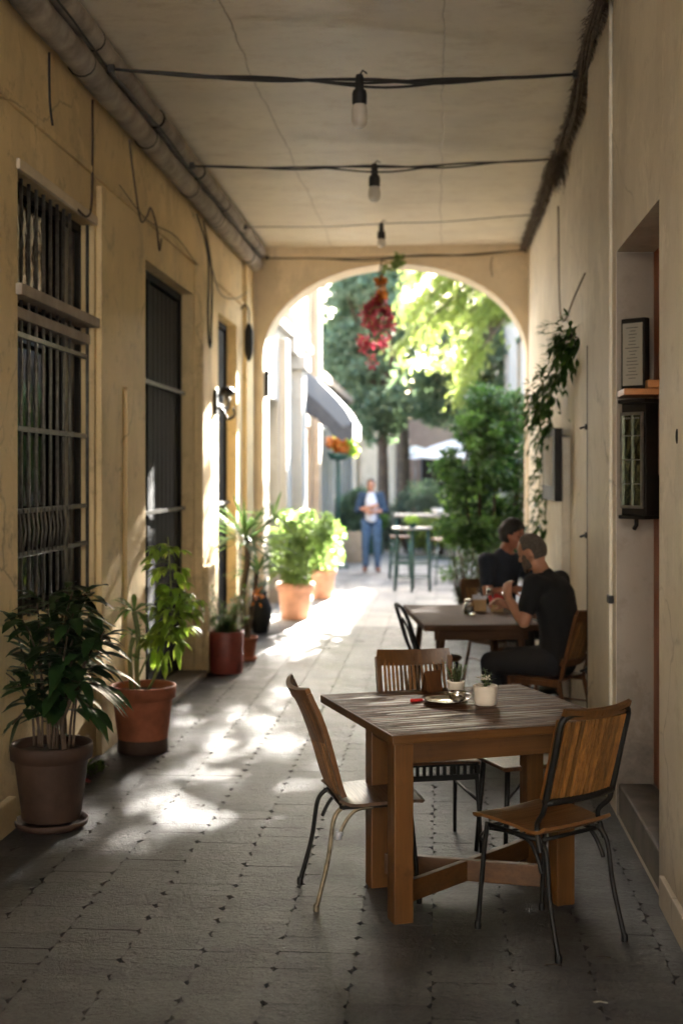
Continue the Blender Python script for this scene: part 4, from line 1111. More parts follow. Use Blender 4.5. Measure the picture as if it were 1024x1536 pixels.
seated = dict(pelvis=(0, 0, .55), waist=(0, -.01, .72), chest=(0, .02, .96), neck=(0, .085, 1.13), head=(0, .15, 1.265),
    shL=(-.185, .055, 1.055), shR=(.185, .055, 1.055), elL=(-.235, .10, .80), elR=(.22, .25, .81), wrL=(-.13, .29, .93), wrR=(.11, .42, .86),
    hdL=(.25, .3, .9), hdR=(-.5, .6, .3), pnL=(.8, -.2, -.2), pnR=(-.2, -.5, -.8),
    hipL=(-.10, .03, .53), hipR=(.10, .03, .53), knL=(-.13, .43, .50), knR=(.13, .43, .50), anL=(-.13, .40, .10), anR=(.13, .42, .10), toeL=(-.14, .54, .045), toeR=(.14, .56, .045), nod=-.30, turn=0, curl=.95)
poseB = dict(seated); poseB.update(nod=-.42, turn=.12, waist=(0, -.02, .72), chest=(0, .03, .955), neck=(0, .115, 1.115), head=(0, .185, 1.245), shL=(-.185, .08, 1.045), shR=(.185, .08, 1.045), elL=(-.225, .13, .80))
person('grey-haired bearded man in a black t-shirt, seated with his back to the wall', (.79, 8.40, 0), face_rz(-.85, .52), poseB,
       dict(skin=M['skin'], hair=M['hair_grey'], beard=M['beard'], shirt=M['black_cloth'], trousers=M['dark_trouser'], shoe=M['rubber']), 1.0, beard=True, group='men eating at the second table')
poseA = dict(seated); poseA.update(nod=-.22, turn=.30, elL=(-.23, .22, .80), wrL=(-.12, .40, .86), hdL=(.3, .7, .2), pnL=(.3, -.2, -.8), elR=(.235, .12, .80), wrR=(.16, .30, .84), hdR=(-.5, .7, .1), pnR=(-.2, -.3, -.9))
person('dark-haired man in a navy shirt, seated at the far end of the second table', (.50, 10.38, 0), face_rz(.66, -.75), poseA,
       dict(skin=M['skin_red'], hair=M['hair_black'], beard=M['hair_black'], shirt=M['navy'], trousers=M['dark_trouser'], shoe=M['rubber']), 1.01, hair='full', group='men eating at the second table')
stand = dict(pelvis=(0, 0, .94), waist=(0, 0, 1.08), chest=(0, .01, 1.30), neck=(0, .02, 1.46), head=(0, .055, 1.595),
    shL=(-.18, .0, 1.40), shR=(.18, .0, 1.40), elL=(-.25, .03, 1.13), elR=(.25, .03, 1.13), wrL=(-.04, .20, 1.10), wrR=(.02, .21, 1.19),
    hdL=(1, .15, .12), hdR=(-1, .15, .25), pnL=(0, -1, 0), pnR=(0, -1, 0),
    hipL=(-.09, 0, .90), hipR=(.09, 0, .90), knL=(-.11, .03, .50), knR=(.10, .0, .50), anL=(-.12, -.0, .09), anR=(.10, -.06, .09), toeL=(-.14, .13, .04), toeR=(.12, .07, .04), nod=-.45, curl=.5, sleeve=1.3)
pp = person('person standing in the street with folded arms, pale shirt, navy cardigan and blue jeans', (-1.19, 22.9, 0), face_rz(.08, -1), stand,
       dict(skin=M['skin'], hair=M['hair_black'], beard=M['hair_black'], shirt=M['cardigan'], trousers=M['jeans'], shoe=M['shoe']), .99)
V, Fc = skin_graph([[(0, .03, 1.0, .125), (0, .035, 1.10, .122), (0, .04, 1.28, .128), (0, .04, 1.38, .09)]]); m = MB(); m.add(V, Fc)
m.v = [(a*1.0, max(b_, .0)+.006, c_) for a, b_, c_ in m.v]; remesh(m, 'pale_top', M['shirt_pale'], pp, .011, 2)
#PART3
# ------------------------------------------------------------------ potted plants
def pot(t, r, h, mat, saucer=True, z0=0, rim=True, straight=False, soil=True):
    m = MB(); rb = r*(.94 if straight else .72)
    prof = [(0, z0), (rb*.96, z0), (rb, z0+.01)]
    if straight: prof += [(r, z0+h*.5), (r*1.0, z0+h-.01), (r*.985, z0+h)]
    else: prof += [(r*.90, z0+h*.78), (r*.905, z0+h*.80), (r*1.0, z0+h*.81), (r*1.02, z0+h*.985), (r*1.0, z0+h)]
    prof += [(r*.93, z0+h), (r*.90, z0+h-.02), (r*.88, z0+h*.86), (0, z0+h*.86)]
    m.lathe(prof, n=40, wob=.006); m.build('pot', mat, t)
    if saucer:
        s_ = MB(); s_.lathe([(0, .002), (rb*1.05, .002), (rb*1.22, .018), (rb*1.27, .042), (rb*1.22, .045), (rb*1.12, .02), (0, .015)], n=36, wob=.006); s_.build('saucer', mat, t)
    m = MB(); n = 24; vs = [(0, 0, z0+h*.90)]
    for k in range(n): a = 2*math.pi*k/n; vs.append((r*.89*math.cos(a), r*.89*math.sin(a), z0+h*.885+U(-.006, .006)))
    m.add(vs, [(0, k+1, (k+1) % n+1) for k in range(n)], smooth=True); m.build('soil', M['soil'], t)

# 1 big dark pot
t = thing('potted_plant', 'nearest plant, broad dark leaves in a large dark clay pot with saucer', 'potted plant', (-1.91, 6.18, 0))
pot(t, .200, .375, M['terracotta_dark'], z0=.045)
st = MB(); lf = MB()
for i in range(19):
    a = U(0, 6.28); r_ = U(.01, .13); b0 = Vector((r_*math.cos(a), r_*math.sin(a), .40)); H2 = U(.36, .80)
    o = Vector((math.cos(a)*U(.02, .16)+.02, math.sin(a)*U(.02, .14)-.02, 0))
    P = curve([b0, b0+Vector((0, 0, H2*.4))+o*.2, b0+Vector((0, 0, H2*.8))+o*.8, b0+Vector((0, 0, H2))+o*1.4])
    st.tube(P, [.007-.004*k/len(P) for k in range(len(P))], 7)
    for k in range(17):
        s_ = .32+.68*k/16; q = P[min(len(P)-1, int(s_*(len(P)-1)))]; ang = U(0, 6.28)
        d = Vector((math.cos(ang)+.15, math.sin(ang)-.1, U(-.1, .9)))
        lf.leaf(q+d.normalized()*.02, d, U(.13, .22), U(.048, .080), droop=U(.2, .6))
for i in range(3):
    b0 = Vector((U(-.05, .09), U(-.06, .05), .38)); st.tube(curve([b0, b0+Vector((U(-.02,.02), 0, .16)), b0+Vector((U(-.05,.06), 0, .34))]), [.012]*13, 8)
for (d, L) in (((.9, -.2, .25), .30), ((1, -.1, -.1), .30), ((-.9, -.3, -.2), .26), ((.9, -.4, -.5), .26), ((-.7, -.4, -.9), .2), ((.85, -.1, .7), .30), ((.6, -.5, .6), .28)):
    b0 = Vector((d[0]*.10, d[1]*.1, .74+.10*d[2])); st.tube([b0, b0+Vector(d)*.14], .004, 5)
    for k in range(4): lf.leaf(b0+Vector(d)*(.06+.03*k), (d[0]+U(-.3,.3), d[1]+U(-.3,.3), d[2]+U(-.3,.3)), L*U(.6,.85), .065, droop=.45)
st.build('stems', M['stem_brown'], t); lf.build('leaves', M['l_dark'], t)

# 2 terracotta pot in the sun
t = thing('potted_plant', 'terracotta potted plant with a sunlit leafy branch and spiky rosettes, second from the viewer', 'potted plant', (-1.86, 7.93, 0))
pot(t, .208, .40, M['terracotta'], saucer=False, z0=.02)
m = MB(); m.lathe([(0, 0), (.155, 0), (.160, .01), (.158, .085), (.152, .09), (0, .09)], n=36); m.build('saucer', M['terracotta_dark'], t)
st = MB(); lf = MB(); li = MB(); sp = MB()
st.tube(curve([(-.03, 0, .38), (-.04, 0, .55), (-.03, 0, .72), (-.06, .02, .88)]), [.017]*19, 8)
st.tube(curve([(-.07, .0, .38), (-.085, .0, .6), (-.06, 0, .72)]), [.015]*13, 8)
br = curve([(.03, 0, .38), (.09, -.01, .50), (.13, 0, .66), (.15, .01, .82), (.18, .0, 1.0), (.17, .0, 1.22), (.16, 0, 1.36)])
st.tube(br, [.010-.006*k/len(br) for k in range(len(br))], 7)
br2 = curve([(-.03, 0, .46), (.04, .02, .62), (.12, .02, .70), (.2, .0, .84), (.30, .0, .97)]); st.tube(br2, .006, 6)
def rosette(mb, c, n, L, W, up=.4, dr=.5):
    for k in range(n):
        a = 6.28*k/n+U(-.3, .3); mb.leaf(c, (math.cos(a), math.sin(a), U(up-.3, up+.6)), L*U(.7, 1.1), W, droop=dr*U(.5, 1.3))
rosette(sp, (-.06, .02, .88), 15, .30, .035, .5, .6); rosette(sp, (-.06, 0, .74), 10, .16, .022, .3, .5); rosette(sp, (-.04, 0, .57), 9, .10, .018, .5, .3)
for P, lo in ((br, .40), (br2, .5)):
    for k in range(52):
        s_ = lo+(1-lo)*U(0, 1); q = P[int(s_*(len(P)-1))]; a = U(0, 6.28); d = Vector((math.cos(a), math.sin(a), U(-.4, .5)))
        e = q+d.normalized()*U(.03, .15); st.tube([q, e], .0022, 4)
        for j in range(5): li.leaf(e, (d.x+U(-.9,.9), d.y+U(-.9,.9), U(-.6, .3)), U(.05, .095), U(.026, .045), droop=.5)
for (x, z) in ((.12, .66), (.17, .64), (.22, .68), (.14, .60), (.08, .66)):
    for j in range(4): li.leaf((x, -.03+U(-.03,.03), z), (U(-.3,.3), U(-.3,.3), -1), U(.09, .15), .045, droop=.1)
st.build('stems', M['stem_green'], t); sp.build('spiky_leaves', M['l_mid'], t); li.build('leaves', M['l_bright'], t)

# 3 red cylinder pot
t = thing('potted_plant', 'low bushy green plant in a red cylindrical pot', 'potted plant', (-1.90, 11.15, 0)); t.location.x = -1.865
pot(t, .155, .37, M['red_pot'], saucer=False, straight=True)
st = MB(); lf = MB()
for i in range(60):
    a = U(0, 6.28); d = Vector((math.cos(a)*U(.1,.9), math.sin(a)*U(.1,.9), 1)).normalized(); L = U(.12, .5)
    b0 = Vector((U(-.08,.08), U(-.08,.08), .32)); st.tube([b0, b0+d*L*.6, b0+d*L+Vector((0,0,-.02))], .003, 4)
    for k in range(11): lf.leaf(b0+d*L*(.3+.7*k/10), (U(-1,1), U(-1,1), U(-.3,.8)), U(.04,.08), .018, seg=2, droop=.2)
st.build('stems', M['stem_green'], t); lf.build('leaves', M['l_mid'], t)

# 4 yucca
t = thing('potted_yucca', 'tall yucca with sword leaves in a small clay pot behind the red pot', 'potted plant', (-1.80, 11.85, 0))
pot(t, .12, .20, M['terracotta'], saucer=True, z0=.03)
st = MB(); lf = MB()
T1 = curve([(0, 0, .2), (-.03, .02, .6), (.02, 0, .95), (.0, 0, 1.15)]); st.tube(T1, [.035-.008*k/len(T1) for k in range(len(T1))], 9)
T2 = curve([(.02, 0, .2), (.06, .05, .5), (.10, .1, .85)]); st.tube(T2, .022, 8)
T3 = curve([(0, 0, 1.1), (.12, .05, 1.22), (.25, .1, 1.34)]); st.tube(T3, .016, 8)
for c, n, L in (((0, 0, 1.15), 60, .62), ((.10, .1, .85), 30, .40), ((.25, .1, 1.34), 16, .40)):
    for k in range(n):
        a = U(0, 6.28); e = U(-.5, 1.6)
        lf.leaf(Vector(c)+Vector((0, 0, U(-.06, .05))), (math.cos(a), math.sin(a), e+.25), L*U(.6, 1.0), U(.026, .04), droop=U(.05, .45), fold=.25)
st.build('trunk', M['trunk'], t); lf.build('leaves', M['l_yucca'], t)
fl = MB()
for k in range(26): fl.card((.12+U(-.04,.04), -.06+U(-.03,.03), .62+U(-.07,.07)), .05, .03)
fl.build('orange_flower', M['l_orange'], t)

# dark urn & small weed
t = thing('dark_urn', 'dark glazed urn beside the jamb of the arch', 'urn', (-1.95, 13.95, 0))
m = MB(); m.lathe([(0, 0), (.07, 0), (.085, .02), (.125, .16), (.13, .26), (.10, .36), (.07, .42), (.085, .46), (.075, .46), (.06, .42), (0, .4)], n=32); m.build('body', M['louvre'], t)
lf = MB()
for k in range(50): a = U(0, 6.28); lf.leaf((U(-.03,.03), U(-.03,.03), .44), (math.cos(a), math.sin(a), U(.5, 2.5)), U(.2,.45), .025, droop=.4)
lf.build('leaves', M['l_grey'], t)
t = thing('wall_weed', 'small weed with a fallen pink flower at the foot of the ochre wall', 'weed', (-2.04, 7.35, 0))
lf = MB()
for k in range(90): a = U(0, 6.28); lf.leaf((U(-.05,.07), U(-.12,.12), U(0,.03)), (math.cos(a), math.sin(a), U(.2, 1.4)), U(.03,.08), .02, seg=2)
lf.build('leaves', M['l_mid'], t)
lf = MB()
for k in range(14): a = 6.28*k/14; lf.leaf((.05, -.30, .012), (math.cos(a), math.sin(a), U(.1,.6)), .045, .03, seg=2)
lf.build('pink_flower', M['l_pink'] if 'l_pink' in M else M['l_red'], t)

def leaf_mass(mb, blobs, n, L, W, shell=.45):
    tot = sum(b[3]*b[4]*b[5] for b in blobs)
    for (x, y, z, rx, ry, rz_) in blobs:
        for i in range(int(n*rx*ry*rz_/tot)):
            d = Vector((random.gauss(0,1), random.gauss(0,1), random.gauss(0,1))).normalized()*(U(shell, 1)**.6)
            p = Vector((x+d.x*rx, y+d.y*ry, z+d.z*rz_))
            mb.card(p, L*U(.6, 1.3), W*U(.6, 1.3))

# 5 sunlit bush
t = thing('potted_bush', 'bright sunlit bush in a terracotta pot just outside the arch', 'potted plant', (-1.72, 15.35, 0))
pot(t, .23, .44, M['pale_pot'], saucer=False)
lf = MB(); st = MB()
bl = []
for i in range(62):
    a = U(0, 6.28); r_ = U(0, .52); z = U(.50, 1.25); k = math.sin((z-.35)/1.05*math.pi)**.5
    bl.append((r_*k*math.cos(a), r_*k*math.sin(a), z, U(.09, .15), U(.09, .15), U(.08, .13)))
    st.tube(curve([(0, 0, .38), (r_*.4*math.cos(a), r_*.4*math.sin(a), z*.7), bl[-1][:3]], 3), .006, 5)
leaf_mass(lf, bl, 9000, .055, .038, .5)
st.build('stems', M['stem_green'], t); lf.build('leaves', M['l_lime'], t)
t = thing('potted_bush', 'darker bush in a clay pot behind the bright sunlit bush', 'potted plant', (-1.62, 17.9, 0))
pot(t, .2, .42, M['pale_pot'], saucer=False)
lf = MB(); leaf_mass(lf, [(U(-.22,.22), U(-.2,.2), U(.45,1.0), .16, .16, .15) for _ in range(16)], 2600, .06, .035); lf.build('leaves', M['l_mid'], t)
lf = MB(); st = MB(); st.tube([(0, 0, .35), (0, 0, .7)], .02, 6); st.build('stems', M['stem_brown'], t)

# climbing plants on the right
t = thing('climbing_bush', 'tall dense green climber massed against the right side of the arch', 'bush', (.72, 16.3, 0))
lf = MB(); bl = []
for i in range(95):
    z = U(.45, 2.75); w = .62 if z < 1.9 else .62-.22*(z-1.9)/.8
    bl.append((U(-w, w*.55)+(.12 if z > 2 else 0), U(-.5, .5), z, U(.13, .24), U(.13, .24), U(.12, .22)))
leaf_mass(lf, bl, 15000, .085, .045, .3); lf.build('leaves', M['l_climb'], t)
lf = MB(); leaf_mass(lf, [(U(-.62, .1), U(-.6, -.1), U(.5, 2.5), .10, .1, .1) for _ in range(26)], 1500, .08, .045, .2); lf.build('young_leaves', M['l_mid'], t)
st = MB()
for k in range(9): x = U(-.3, .3); st.tube(curve([(x*.3, 0, 0), (x, U(-.2,.2), .9), (x*1.3, U(-.2,.2), 1.7), (x*1.1, U(-.2,.2), 2.4)]), .018, 6)
st.build('stems', M['stem_brown'], t)
t = thing('grey_shrub', 'grey-green shrub standing below the climber beside the second table', 'shrub', (.33, 14.0, 0))
lf = MB(); st = MB()
for i in range(60):
    a = U(0, 6.28); d = Vector((math.cos(a)*U(.05,.6), math.sin(a)*U(.05,.5), 1)).normalized(); L = U(.4, 1.05)
    st.tube(curve([(U(-.08,.08), U(-.08,.08), 0), d*L*.6, d*L], 3), .006, 5)
    for k in range(26): lf.leaf(d*L*(.25+.75*k/25), (U(-1,1), U(-1,1), U(-.5,.6)), U(.05,.11), .022, seg=2, droop=.3)
st.build('stems', M['stem_brown'], t); lf.build('leaves', M['l_grey'], t)

t = thing('trailing_vine', 'leafy vine trailing down the beige wall from a bracket above the seated men', 'vine', (XR, 9.0, 0))
st = MB(); lf = MB()
paths = [[(-.17, -.75, 2.62), (-.08, -.2, 2.72), (-.05, .5, 2.62), (-.08, 1.2, 2.50), (-.10, 2.0, 2.42), (-.10, 2.6, 2.1)],
         [(-.05, .3, 2.66), (-.10, .9, 2.45), (-.12, 1.4, 2.30), (-.08, 1.7, 2.0), (-.08, 2.0, 1.6), (-.08, 2.2, 1.3)],
         [(-.10, 1.2, 2.50), (-.20, 1.4, 2.40), (-.14, 1.9, 2.2), (-.1, 2.3, 1.9), (-.1, 2.6, 1.5), (-.09, 2.5, 1.2)],
         [(-.12, .6, 2.55), (-.16, .9, 2.3), (-.10, 1.1, 2.1)]]
for P in paths:
    Q = curve(P, 8); st.tube(Q, .006, 5)
    for q in Q:
        for k in range(4):
            a = Vector((U(-1, .2), U(-1, 1), U(-.9, .8))).normalized(); b0 = q+a*U(.0, .24)
            if b0.x > -.015: b0.x = -.015
            for j in range(2): lf.leaf(b0, (a.x+U(-.5,.3), a.y+U(-.5,.5), a.z+U(-.7,.3)), U(.05,.10), U(.022,.036), droop=.3, seg=2)
for k in range(60):
    b0 = Vector((-.16+U(-.08,.06), -.62+U(-.2,.2), 2.62+U(-.09,.09))); lf.leaf(b0, (U(-1,.2), U(-1,1), U(-1,.6)), U(.07,.13), .035, droop=.4)
st.build('stems', M['stem_green'], t); lf.build('leaves', M['l_climb'], t)
m = MB(); m.box(-.02, .02, -.8, -.4, 2.50, 2.56); m.build('bracket', M['grey_metal'], t)

# red hanging flowers
t = thing('hanging_flowers', 'cluster of red flowers hanging in the arch from the farthest cable', 'flowers', (-.61, 13.95, 0))
st = MB(); rd = MB(); gr = MB(); og = MB()
st.tube(curve([(.0, .17, 4.16), (.0, .05, 4.12), (-.02, .0, 3.95), (-.01, 0, 3.7), (-.03, 0, 3.3)]), .008, 6)
st.tube(curve([(.0, .1, 4.14), (.10, .05, 4.10), (.2, 0, 4.16), (.24, 0, 4.12)]), .005, 5)
bl = [(-.05+U(-.14, .14)*(1 if z < 3.62 else .4), U(-.10, .10), z, .065, .06, .07) for z in [U(3.15, 3.70) for _ in range(26)]]
bl += [(-.18+U(-.03,.06), 0, 3.2, .08, .07, .11), (.10, 0, 3.42, .06, .06, .07), (-.2, 0, 3.52, .05, .05, .06), (-.10, .0, 3.02, .06, .05, .09)]
leaf_mass(rd, bl, 1000, .05, .038, .2)
leaf_mass(og, [(-.02+U(-.05,.05), 0, 3.75+U(-.09,.17), .05, .05, .05) for _ in range(6)], 170, .055, .04, .2)
leaf_mass(gr, [(.2+U(-.06,.05), 0, 4.12+U(-.05,.04), .05, .05, .05) for _ in range(4)]+[(.06, 0, 4.02, .07, .05, .04)], 130, .07, .04, .1)
leaf_mass(gr, bl, 160, .05, .03, .2)
st.build('stems', M['stem_brown'], t); rd.build('red_petals', M['l_red'], t); og.build('orange_petals', M['l_orange'], t); gr.build('leaves', M['l_lime'], t)

# ------------------------------------------------------------------ the street beyond the arch
YS = YB
t = thing('white_house', 'white plastered house on the left just beyond the arch', 'house', (0, 0, 0))
m = MB(); wall_x(m, -2.12, .2, YS+.01, 20.6, -.02, 8.6, [(15.9, 16.9, .03, 2.75), (17.4, 18.3, 3.9, 5.6), (19.2, 20.2, .03, 2.7)], 1)
m.add([(-2.12, 20.6, 0), (-2.9, 20.6, 0), (-2.9, 20.6, 8.6), (-2.12, 20.6, 8.6)], [(0,1,2,3)])
m.box(-2.14, -2.02, 17.0, 17.35, 0, 3.6, bev=.01); m.box(-2.14, -1.96, 18.45, 18.95, 0, 3.3, bev=.01); m.box(-2.14, -1.9, 18.35, 19.05, 3.3, 3.5, bev=.02); m.box(-2.14, -2.0, 17.9, 19.0, 3.5, 4.1, bev=.02)
m.box(-2.14, -2.02, YS+.02, 20.6, 3.72, 3.84, bev=.01); m.box(-2.16, -2.0, 18.9, 20.58, 5.4, 5.5, bev=.02)
m.build('wall', M['white_wall'], t)
for (a, b_, c, d_) in ((15.9, 16.9, .03, 2.75), (19.2, 20.2, .03, 2.7)):
    m = MB(); m.box(-2.30, -2.26, a, b_, c, d_); m.box(-2.26, -2.24, a+.1, b_-.1, c+.1, d_-.1, bev=.01); m.build('door', M['louvre'], t)
m = MB(); m.box(-2.30, -2.26, 17.4, 18.3, 3.9, 5.6); w = m.build('window', M['window_dark'], t)
m = MB(); m.box(-2.26, -2.22, 17.4, 17.44, 3.9, 5.6); m.box(-2.26, -2.22, 17.83, 17.87, 3.9, 5.6); m.build('frame', M['white_wall'], w)
m = MB(); m.box(-9, -2.4, YS+.01, 20.6, 8.6, 8.75); m.box(-8.9, -2.75, YS+.3, 20.4, 0, 8.6); m.build('roof', M['tan_wall'], t)
t = thing('tan_house', 'tall tan house rising behind the awning on the left', 'house')
m = MB(); wall_x(m, -2.2, .2, 20.65, 22.9, -.02, 9.2, [(21.2, 22.2, .03, 2.6), (21.3, 22.0, 4.2, 6.0)], 1); m.box(-2.9, -2.2, 22.85, 22.9, 0, 9.2)
m.box(-2.2, -2.08, 22.4, 22.88, 0, 9.0, bev=.02); m.build('wall', M['tan_wall'], t)
m = MB(); m.box(-2.4, -2.36, 21.2, 22.2, 0, 2.6); m.build('door', M['louvre'], t)
m = MB(); m.box(-2.4, -2.36, 21.3, 22.0, 4.2, 6.0); m.build('window', M['window_dark'], t)
m = MB(); m.box(-9, -2.1, 20.65, 23, 9.2, 9.4); m.build('roof', M['tan_wall'], t)
t = thing('low_house', 'low cream house with a row of blue-grey doors beyond the awning', 'house')
m = MB(); hs = [(23.6+1.75*k, 24.5+1.75*k, .03, 2.6) for k in range(4)]
wall_x(m, -2.15, .2, 22.95, 31, -.02, 3.5, hs, 1)
for k in range(4): m.box(-2.15, -2.02, 24.75+1.75*k, 25.1+1.75*k, 0, 3.3, bev=.015)
m.box(-2.9, -2.15, 30.9, 31, 0, 3.5); m.build('wall', M['white_wall'], t)
for i, h_ in enumerate(hs):
    m = MB(); m.box(-2.34, -2.3, h_[0], h_[1], h_[2], h_[3]); m.build('door', M['blue_door'], t)
m = MB(); m.box(-7, -2.05, 22.95, 31.1, 3.5, 3.65); m.build('roof', M['tan_wall'], t)

t = thing('awning', 'pale grey curved canvas awning over the street on the left', 'awning', (0, 0, 0))
m = MB(); prof = [(-2.1, 3.44), (-1.86, 3.24), (-1.62, 3.01), (-1.42, 2.78), (-1.30, 2.58)]
P = curve([(x, 0, z) for x, z in prof], 5); ny = 10
for off, fl in ((0, 0), (-.012, 1)):
    vs = [(p.x, 19.6+1.9*j/ny, p.z+off-.02*math.sin(math.pi*j/ny*5)**2) for j in range(ny+1) for p in P]; fs = []
    for j in range(ny):
        for i in range(len(P)-1): q = j*len(P)+i; fs.append((q, q+1, q+len(P)+1, q+len(P)))
    m.add(vs, fs, .8, True)
m.build('canopy', M['canvas'], t)
for Y in (19.6, 21.5):
    m = MB()
    vs = [(p.x, Y, p.z+.004) for p in P]+[(p.x-.02, Y, max(2.52, p.z-.36)) for p in P]; n = len(P)
    m.add(vs, [(i, i+1, n+i+1, n+i) for i in range(n-1)], .8, True); m.add([(a, b_+.012, c) for a, b_, c in vs], [(n+i, n+i+1, i+1, i) for i in range(n-1)], .8, True); m.build('side_flap', M['canvas'], t)
m = MB()
vs = []
for j in range(41):
    Y = 19.6+1.9*j/40; vs += [(-1.30, Y, 2.59), (-1.305, Y, 2.34+.035*math.sin(j*1.9))]
m.add(vs, [(2*j, 2*j+1, 2*j+3, 2*j+2) for j in range(40)], .5); m.add([(a+.01, b_, c) for a, b_, c in vs], [(2*j+2, 2*j+3, 2*j+1, 2*j) for j in range(40)], .5)
vs = []
for i, p in enumerate(P): vs += [(p.x, 19.59, max(2.50, p.z-.34)), (p.x, 19.59, max(2.30, p.z-.62)+.03*math.sin(i*1.7))]
m.add(vs, [(2*i, 2*i+1, 2*i+3, 2*i+2) for i in range(len(P)-1)], .5); m.add([(a, b_-.01, c) for a, b_, c in vs], [(2*i+2, 2*i+3, 2*i+1, 2*i) for i in range(len(P)-1)], .5)
m.build('valance', M['canvas_shaded'], t)
m = MB()
for Y in (19.66, 20.5, 21.44):
    m.tube([(-2.1, Y, 2.75), (-1.32, Y, 2.56)], .018, 8); m.tube([(p.x, Y, p.z-.03) for p in P], .016, 8)
m.tube([(-1.315, 19.6, 2.555), (-1.315, 21.5, 2.555)], .022, 8); m.build('frame', M['black_metal'], t)

t = thing('flower_standard', 'ball of orange flowers and green leaves on a green post in the street', 'flowers', (-1.86, 23.9, 0))
m = MB(); m.tube([(0, 0, 0), (0, 0, 2.1)], .035, 10); m.lathe([(0, 0), (.2, 0), (.2, .04), (.05, .06), (0, .06)], n=20); m.build('post', M['green_metal'], t)
m = MB(); m.lathe([(0, 2.02), (.15, 2.05), (.22, 2.16), (.2, 2.18), (0, 2.14)], n=20); m.build('basket', M['green_metal'], t)
m = MB(); leaf_mass(m, [(U(-.02,.28), U(-.15,.15), 2.33+U(-.1,.1), .12, .12, .12) for _ in range(9)], 900, .09, .06); m.build('leaves', M['l_bright'], t)
m = MB(); leaf_mass(m, [(U(-.24,.12), U(-.22,-.05), 2.30+U(-.12,.12)-.0, .09, .09, .09) for _ in range(9)], 700, .08, .06); m.build('flowers', M['l_orange'], t)

def planter(x, y, w, d, h, label, mat='tan_wall', leaf='l_mid', fh=.6, n=2500):
    t = thing('planter', label, 'planter', (x, y, 0), 0, 'planters in the street')
    m = MB(); m.box(-w/2, w/2, -d/2, d/2, 0, h, bev=.02); m.box(-w/2-.02, w/2+.02, -d/2-.02, d/2+.02, h-.05, h+.01, bev=.01); m.build('box', M[mat], t)
    m = MB(); leaf_mass(m, [(U(-w*.45, w*.45), U(-d*.4, d*.4), h+U(0, fh), .17, .17, .16) for _ in range(16)], n, .11, .06); m.build('leaves', M[leaf], t)
    m = MB()
    for k in range(5): m.tube([(U(-w*.3,w*.3), 0, h-.02), (U(-w*.4,w*.4), 0, h+fh*.7)], .015, 5)
    m.build('stems', M['stem_brown'], t)
planter(-1.72, 25.6, .62, .6, .62, 'stone planter with a dark shrub beneath the awning end', 'tan_wall', 'l_tree', .75)
planter(-1.55, 28.4, .7, .6, .55, 'green-leaved planter just left of the standing person', 'green_metal', 'l_mid', .5)
planter(-2.1, 32.3, .9, .7, .5, 'farther planter at the end of the low cream house', 'tan_wall', 'l_tree', .6)
for (x, y, lf_, h_, lab) in ((-.55, 29.0, 'l_grey', 1.2, 'olive-green shrub behind the standing person'), (.05, 28.0, 'l_yellow', .85, 'yellow flowering shrub behind the bar tables'), (.75, 27.0, 'l_bright', 1.3, 'bright green shrub to the right of the yellow one'), (-.2, 31.5, 'l_tree', 1.55, 'tall dark shrub behind the yellow flowering one')):
    t = thing('shrub', lab, 'shrub', (x, y, 0), 0, 'shrubs across the end of the street')
    m = MB(); leaf_mass(m, [(U(-.5,.5), U(-.35,.35), U(.2, h_), .24, .24, .22) for _ in range(22)], 2600, .11, .06); m.build('leaves', M[lf_], t)
    m = MB()
    for k in range(7): m.tube([(U(-.2,.2), 0, 0), (U(-.4,.4), 0, h_*.8)], .02, 5)
    m.build('stems', M['stem_brown'], t)

# bar tables
def bar_table(loc, r, h, n, ring, top, label, mat):
    t = thing('bar_table', label, 'table', loc, 0, 'tall tables in the street')
    m = MB(); m.lathe([(0, h-.03), (r, h-.03), (r*1.01, h-.015), (r, h), (0, h)], n=32); m.build('tabletop', top, t)
    for k in range(n):
        a = 6.28*k/n+.5; m = MB(); m.tube([(r*.86*math.cos(a), r*.86*math.sin(a), h-.03), (r*.98*math.cos(a), r*.98*math.sin(a), 0)], .016, 8); m.build('leg', mat, t)
    m = MB()
    for z in ring: m.tube([(r*(.93)*math.cos(6.2832*k/24), r*.93*math.sin(6.2832*k/24), z) for k in range(25)], .012, 6)
    m.build('foot_ring', mat, t)
bar_table((-.37, 19.25, 0), .31, .96, 6, (.42, .22), M['pale_top'] if 'pale_top' in M else M['grey_metal'], 'nearer tall round table with thin green legs and foot rings', M['green_metal'])
t = thing('bar_table', 'farther long grey bar table behind the round one', 'table', (-.20, 22.3, 0), 0, 'tall tables in the street')
m = MB(); m.box(-.55, .60, -.3, .3, 1.02, 1.07, bev=.008); m.build('tabletop', M['grey_metal'], t)
for (x, y) in ((-.5, -.25), (.5, -.25), (-.5, .25), (.5, .25)):
    m = MB(); m.tube([(x, y, 1.02), (x, y, 0)], .022, 8); m.build('leg', M['green_metal'], t)
m = MB(); m.tube([(-.5, -.25, .3), (.5, -.25, .3)], .014, 6); m.tube([(-.5, .25, .3), (.5, .25, .3)], .014, 6); m.build('foot_rail', M['green_metal'], t)
p = thing('table_planter', 'small leafy plant on the nearer tall round table', 'plant', (-.37, 19.25, .96))
m = MB(); m.lathe([(0, 0), (.05, 0), (.065, .08), (.055, .08), (0, .07)], n=16); m.build('pot', M['green_metal'], p)
m = MB(); leaf_mass(m, [(0, 0, .12, .12, .1, .06)], 160, .05, .03); m.build('leaves', M['l_bright'], p)
p = thing('white_bowl', 'round white bowl shining on the farther grey bar table', 'bowl', (.02, 22.2, 1.07))
m = MB(); m.lathe([(0, 0), (.05, 0), (.11, .05), (.125, .10), (.115, .10), (.10, .055), (0, .01)], n=20); m.build('bowl', M['canvas_white'], p)

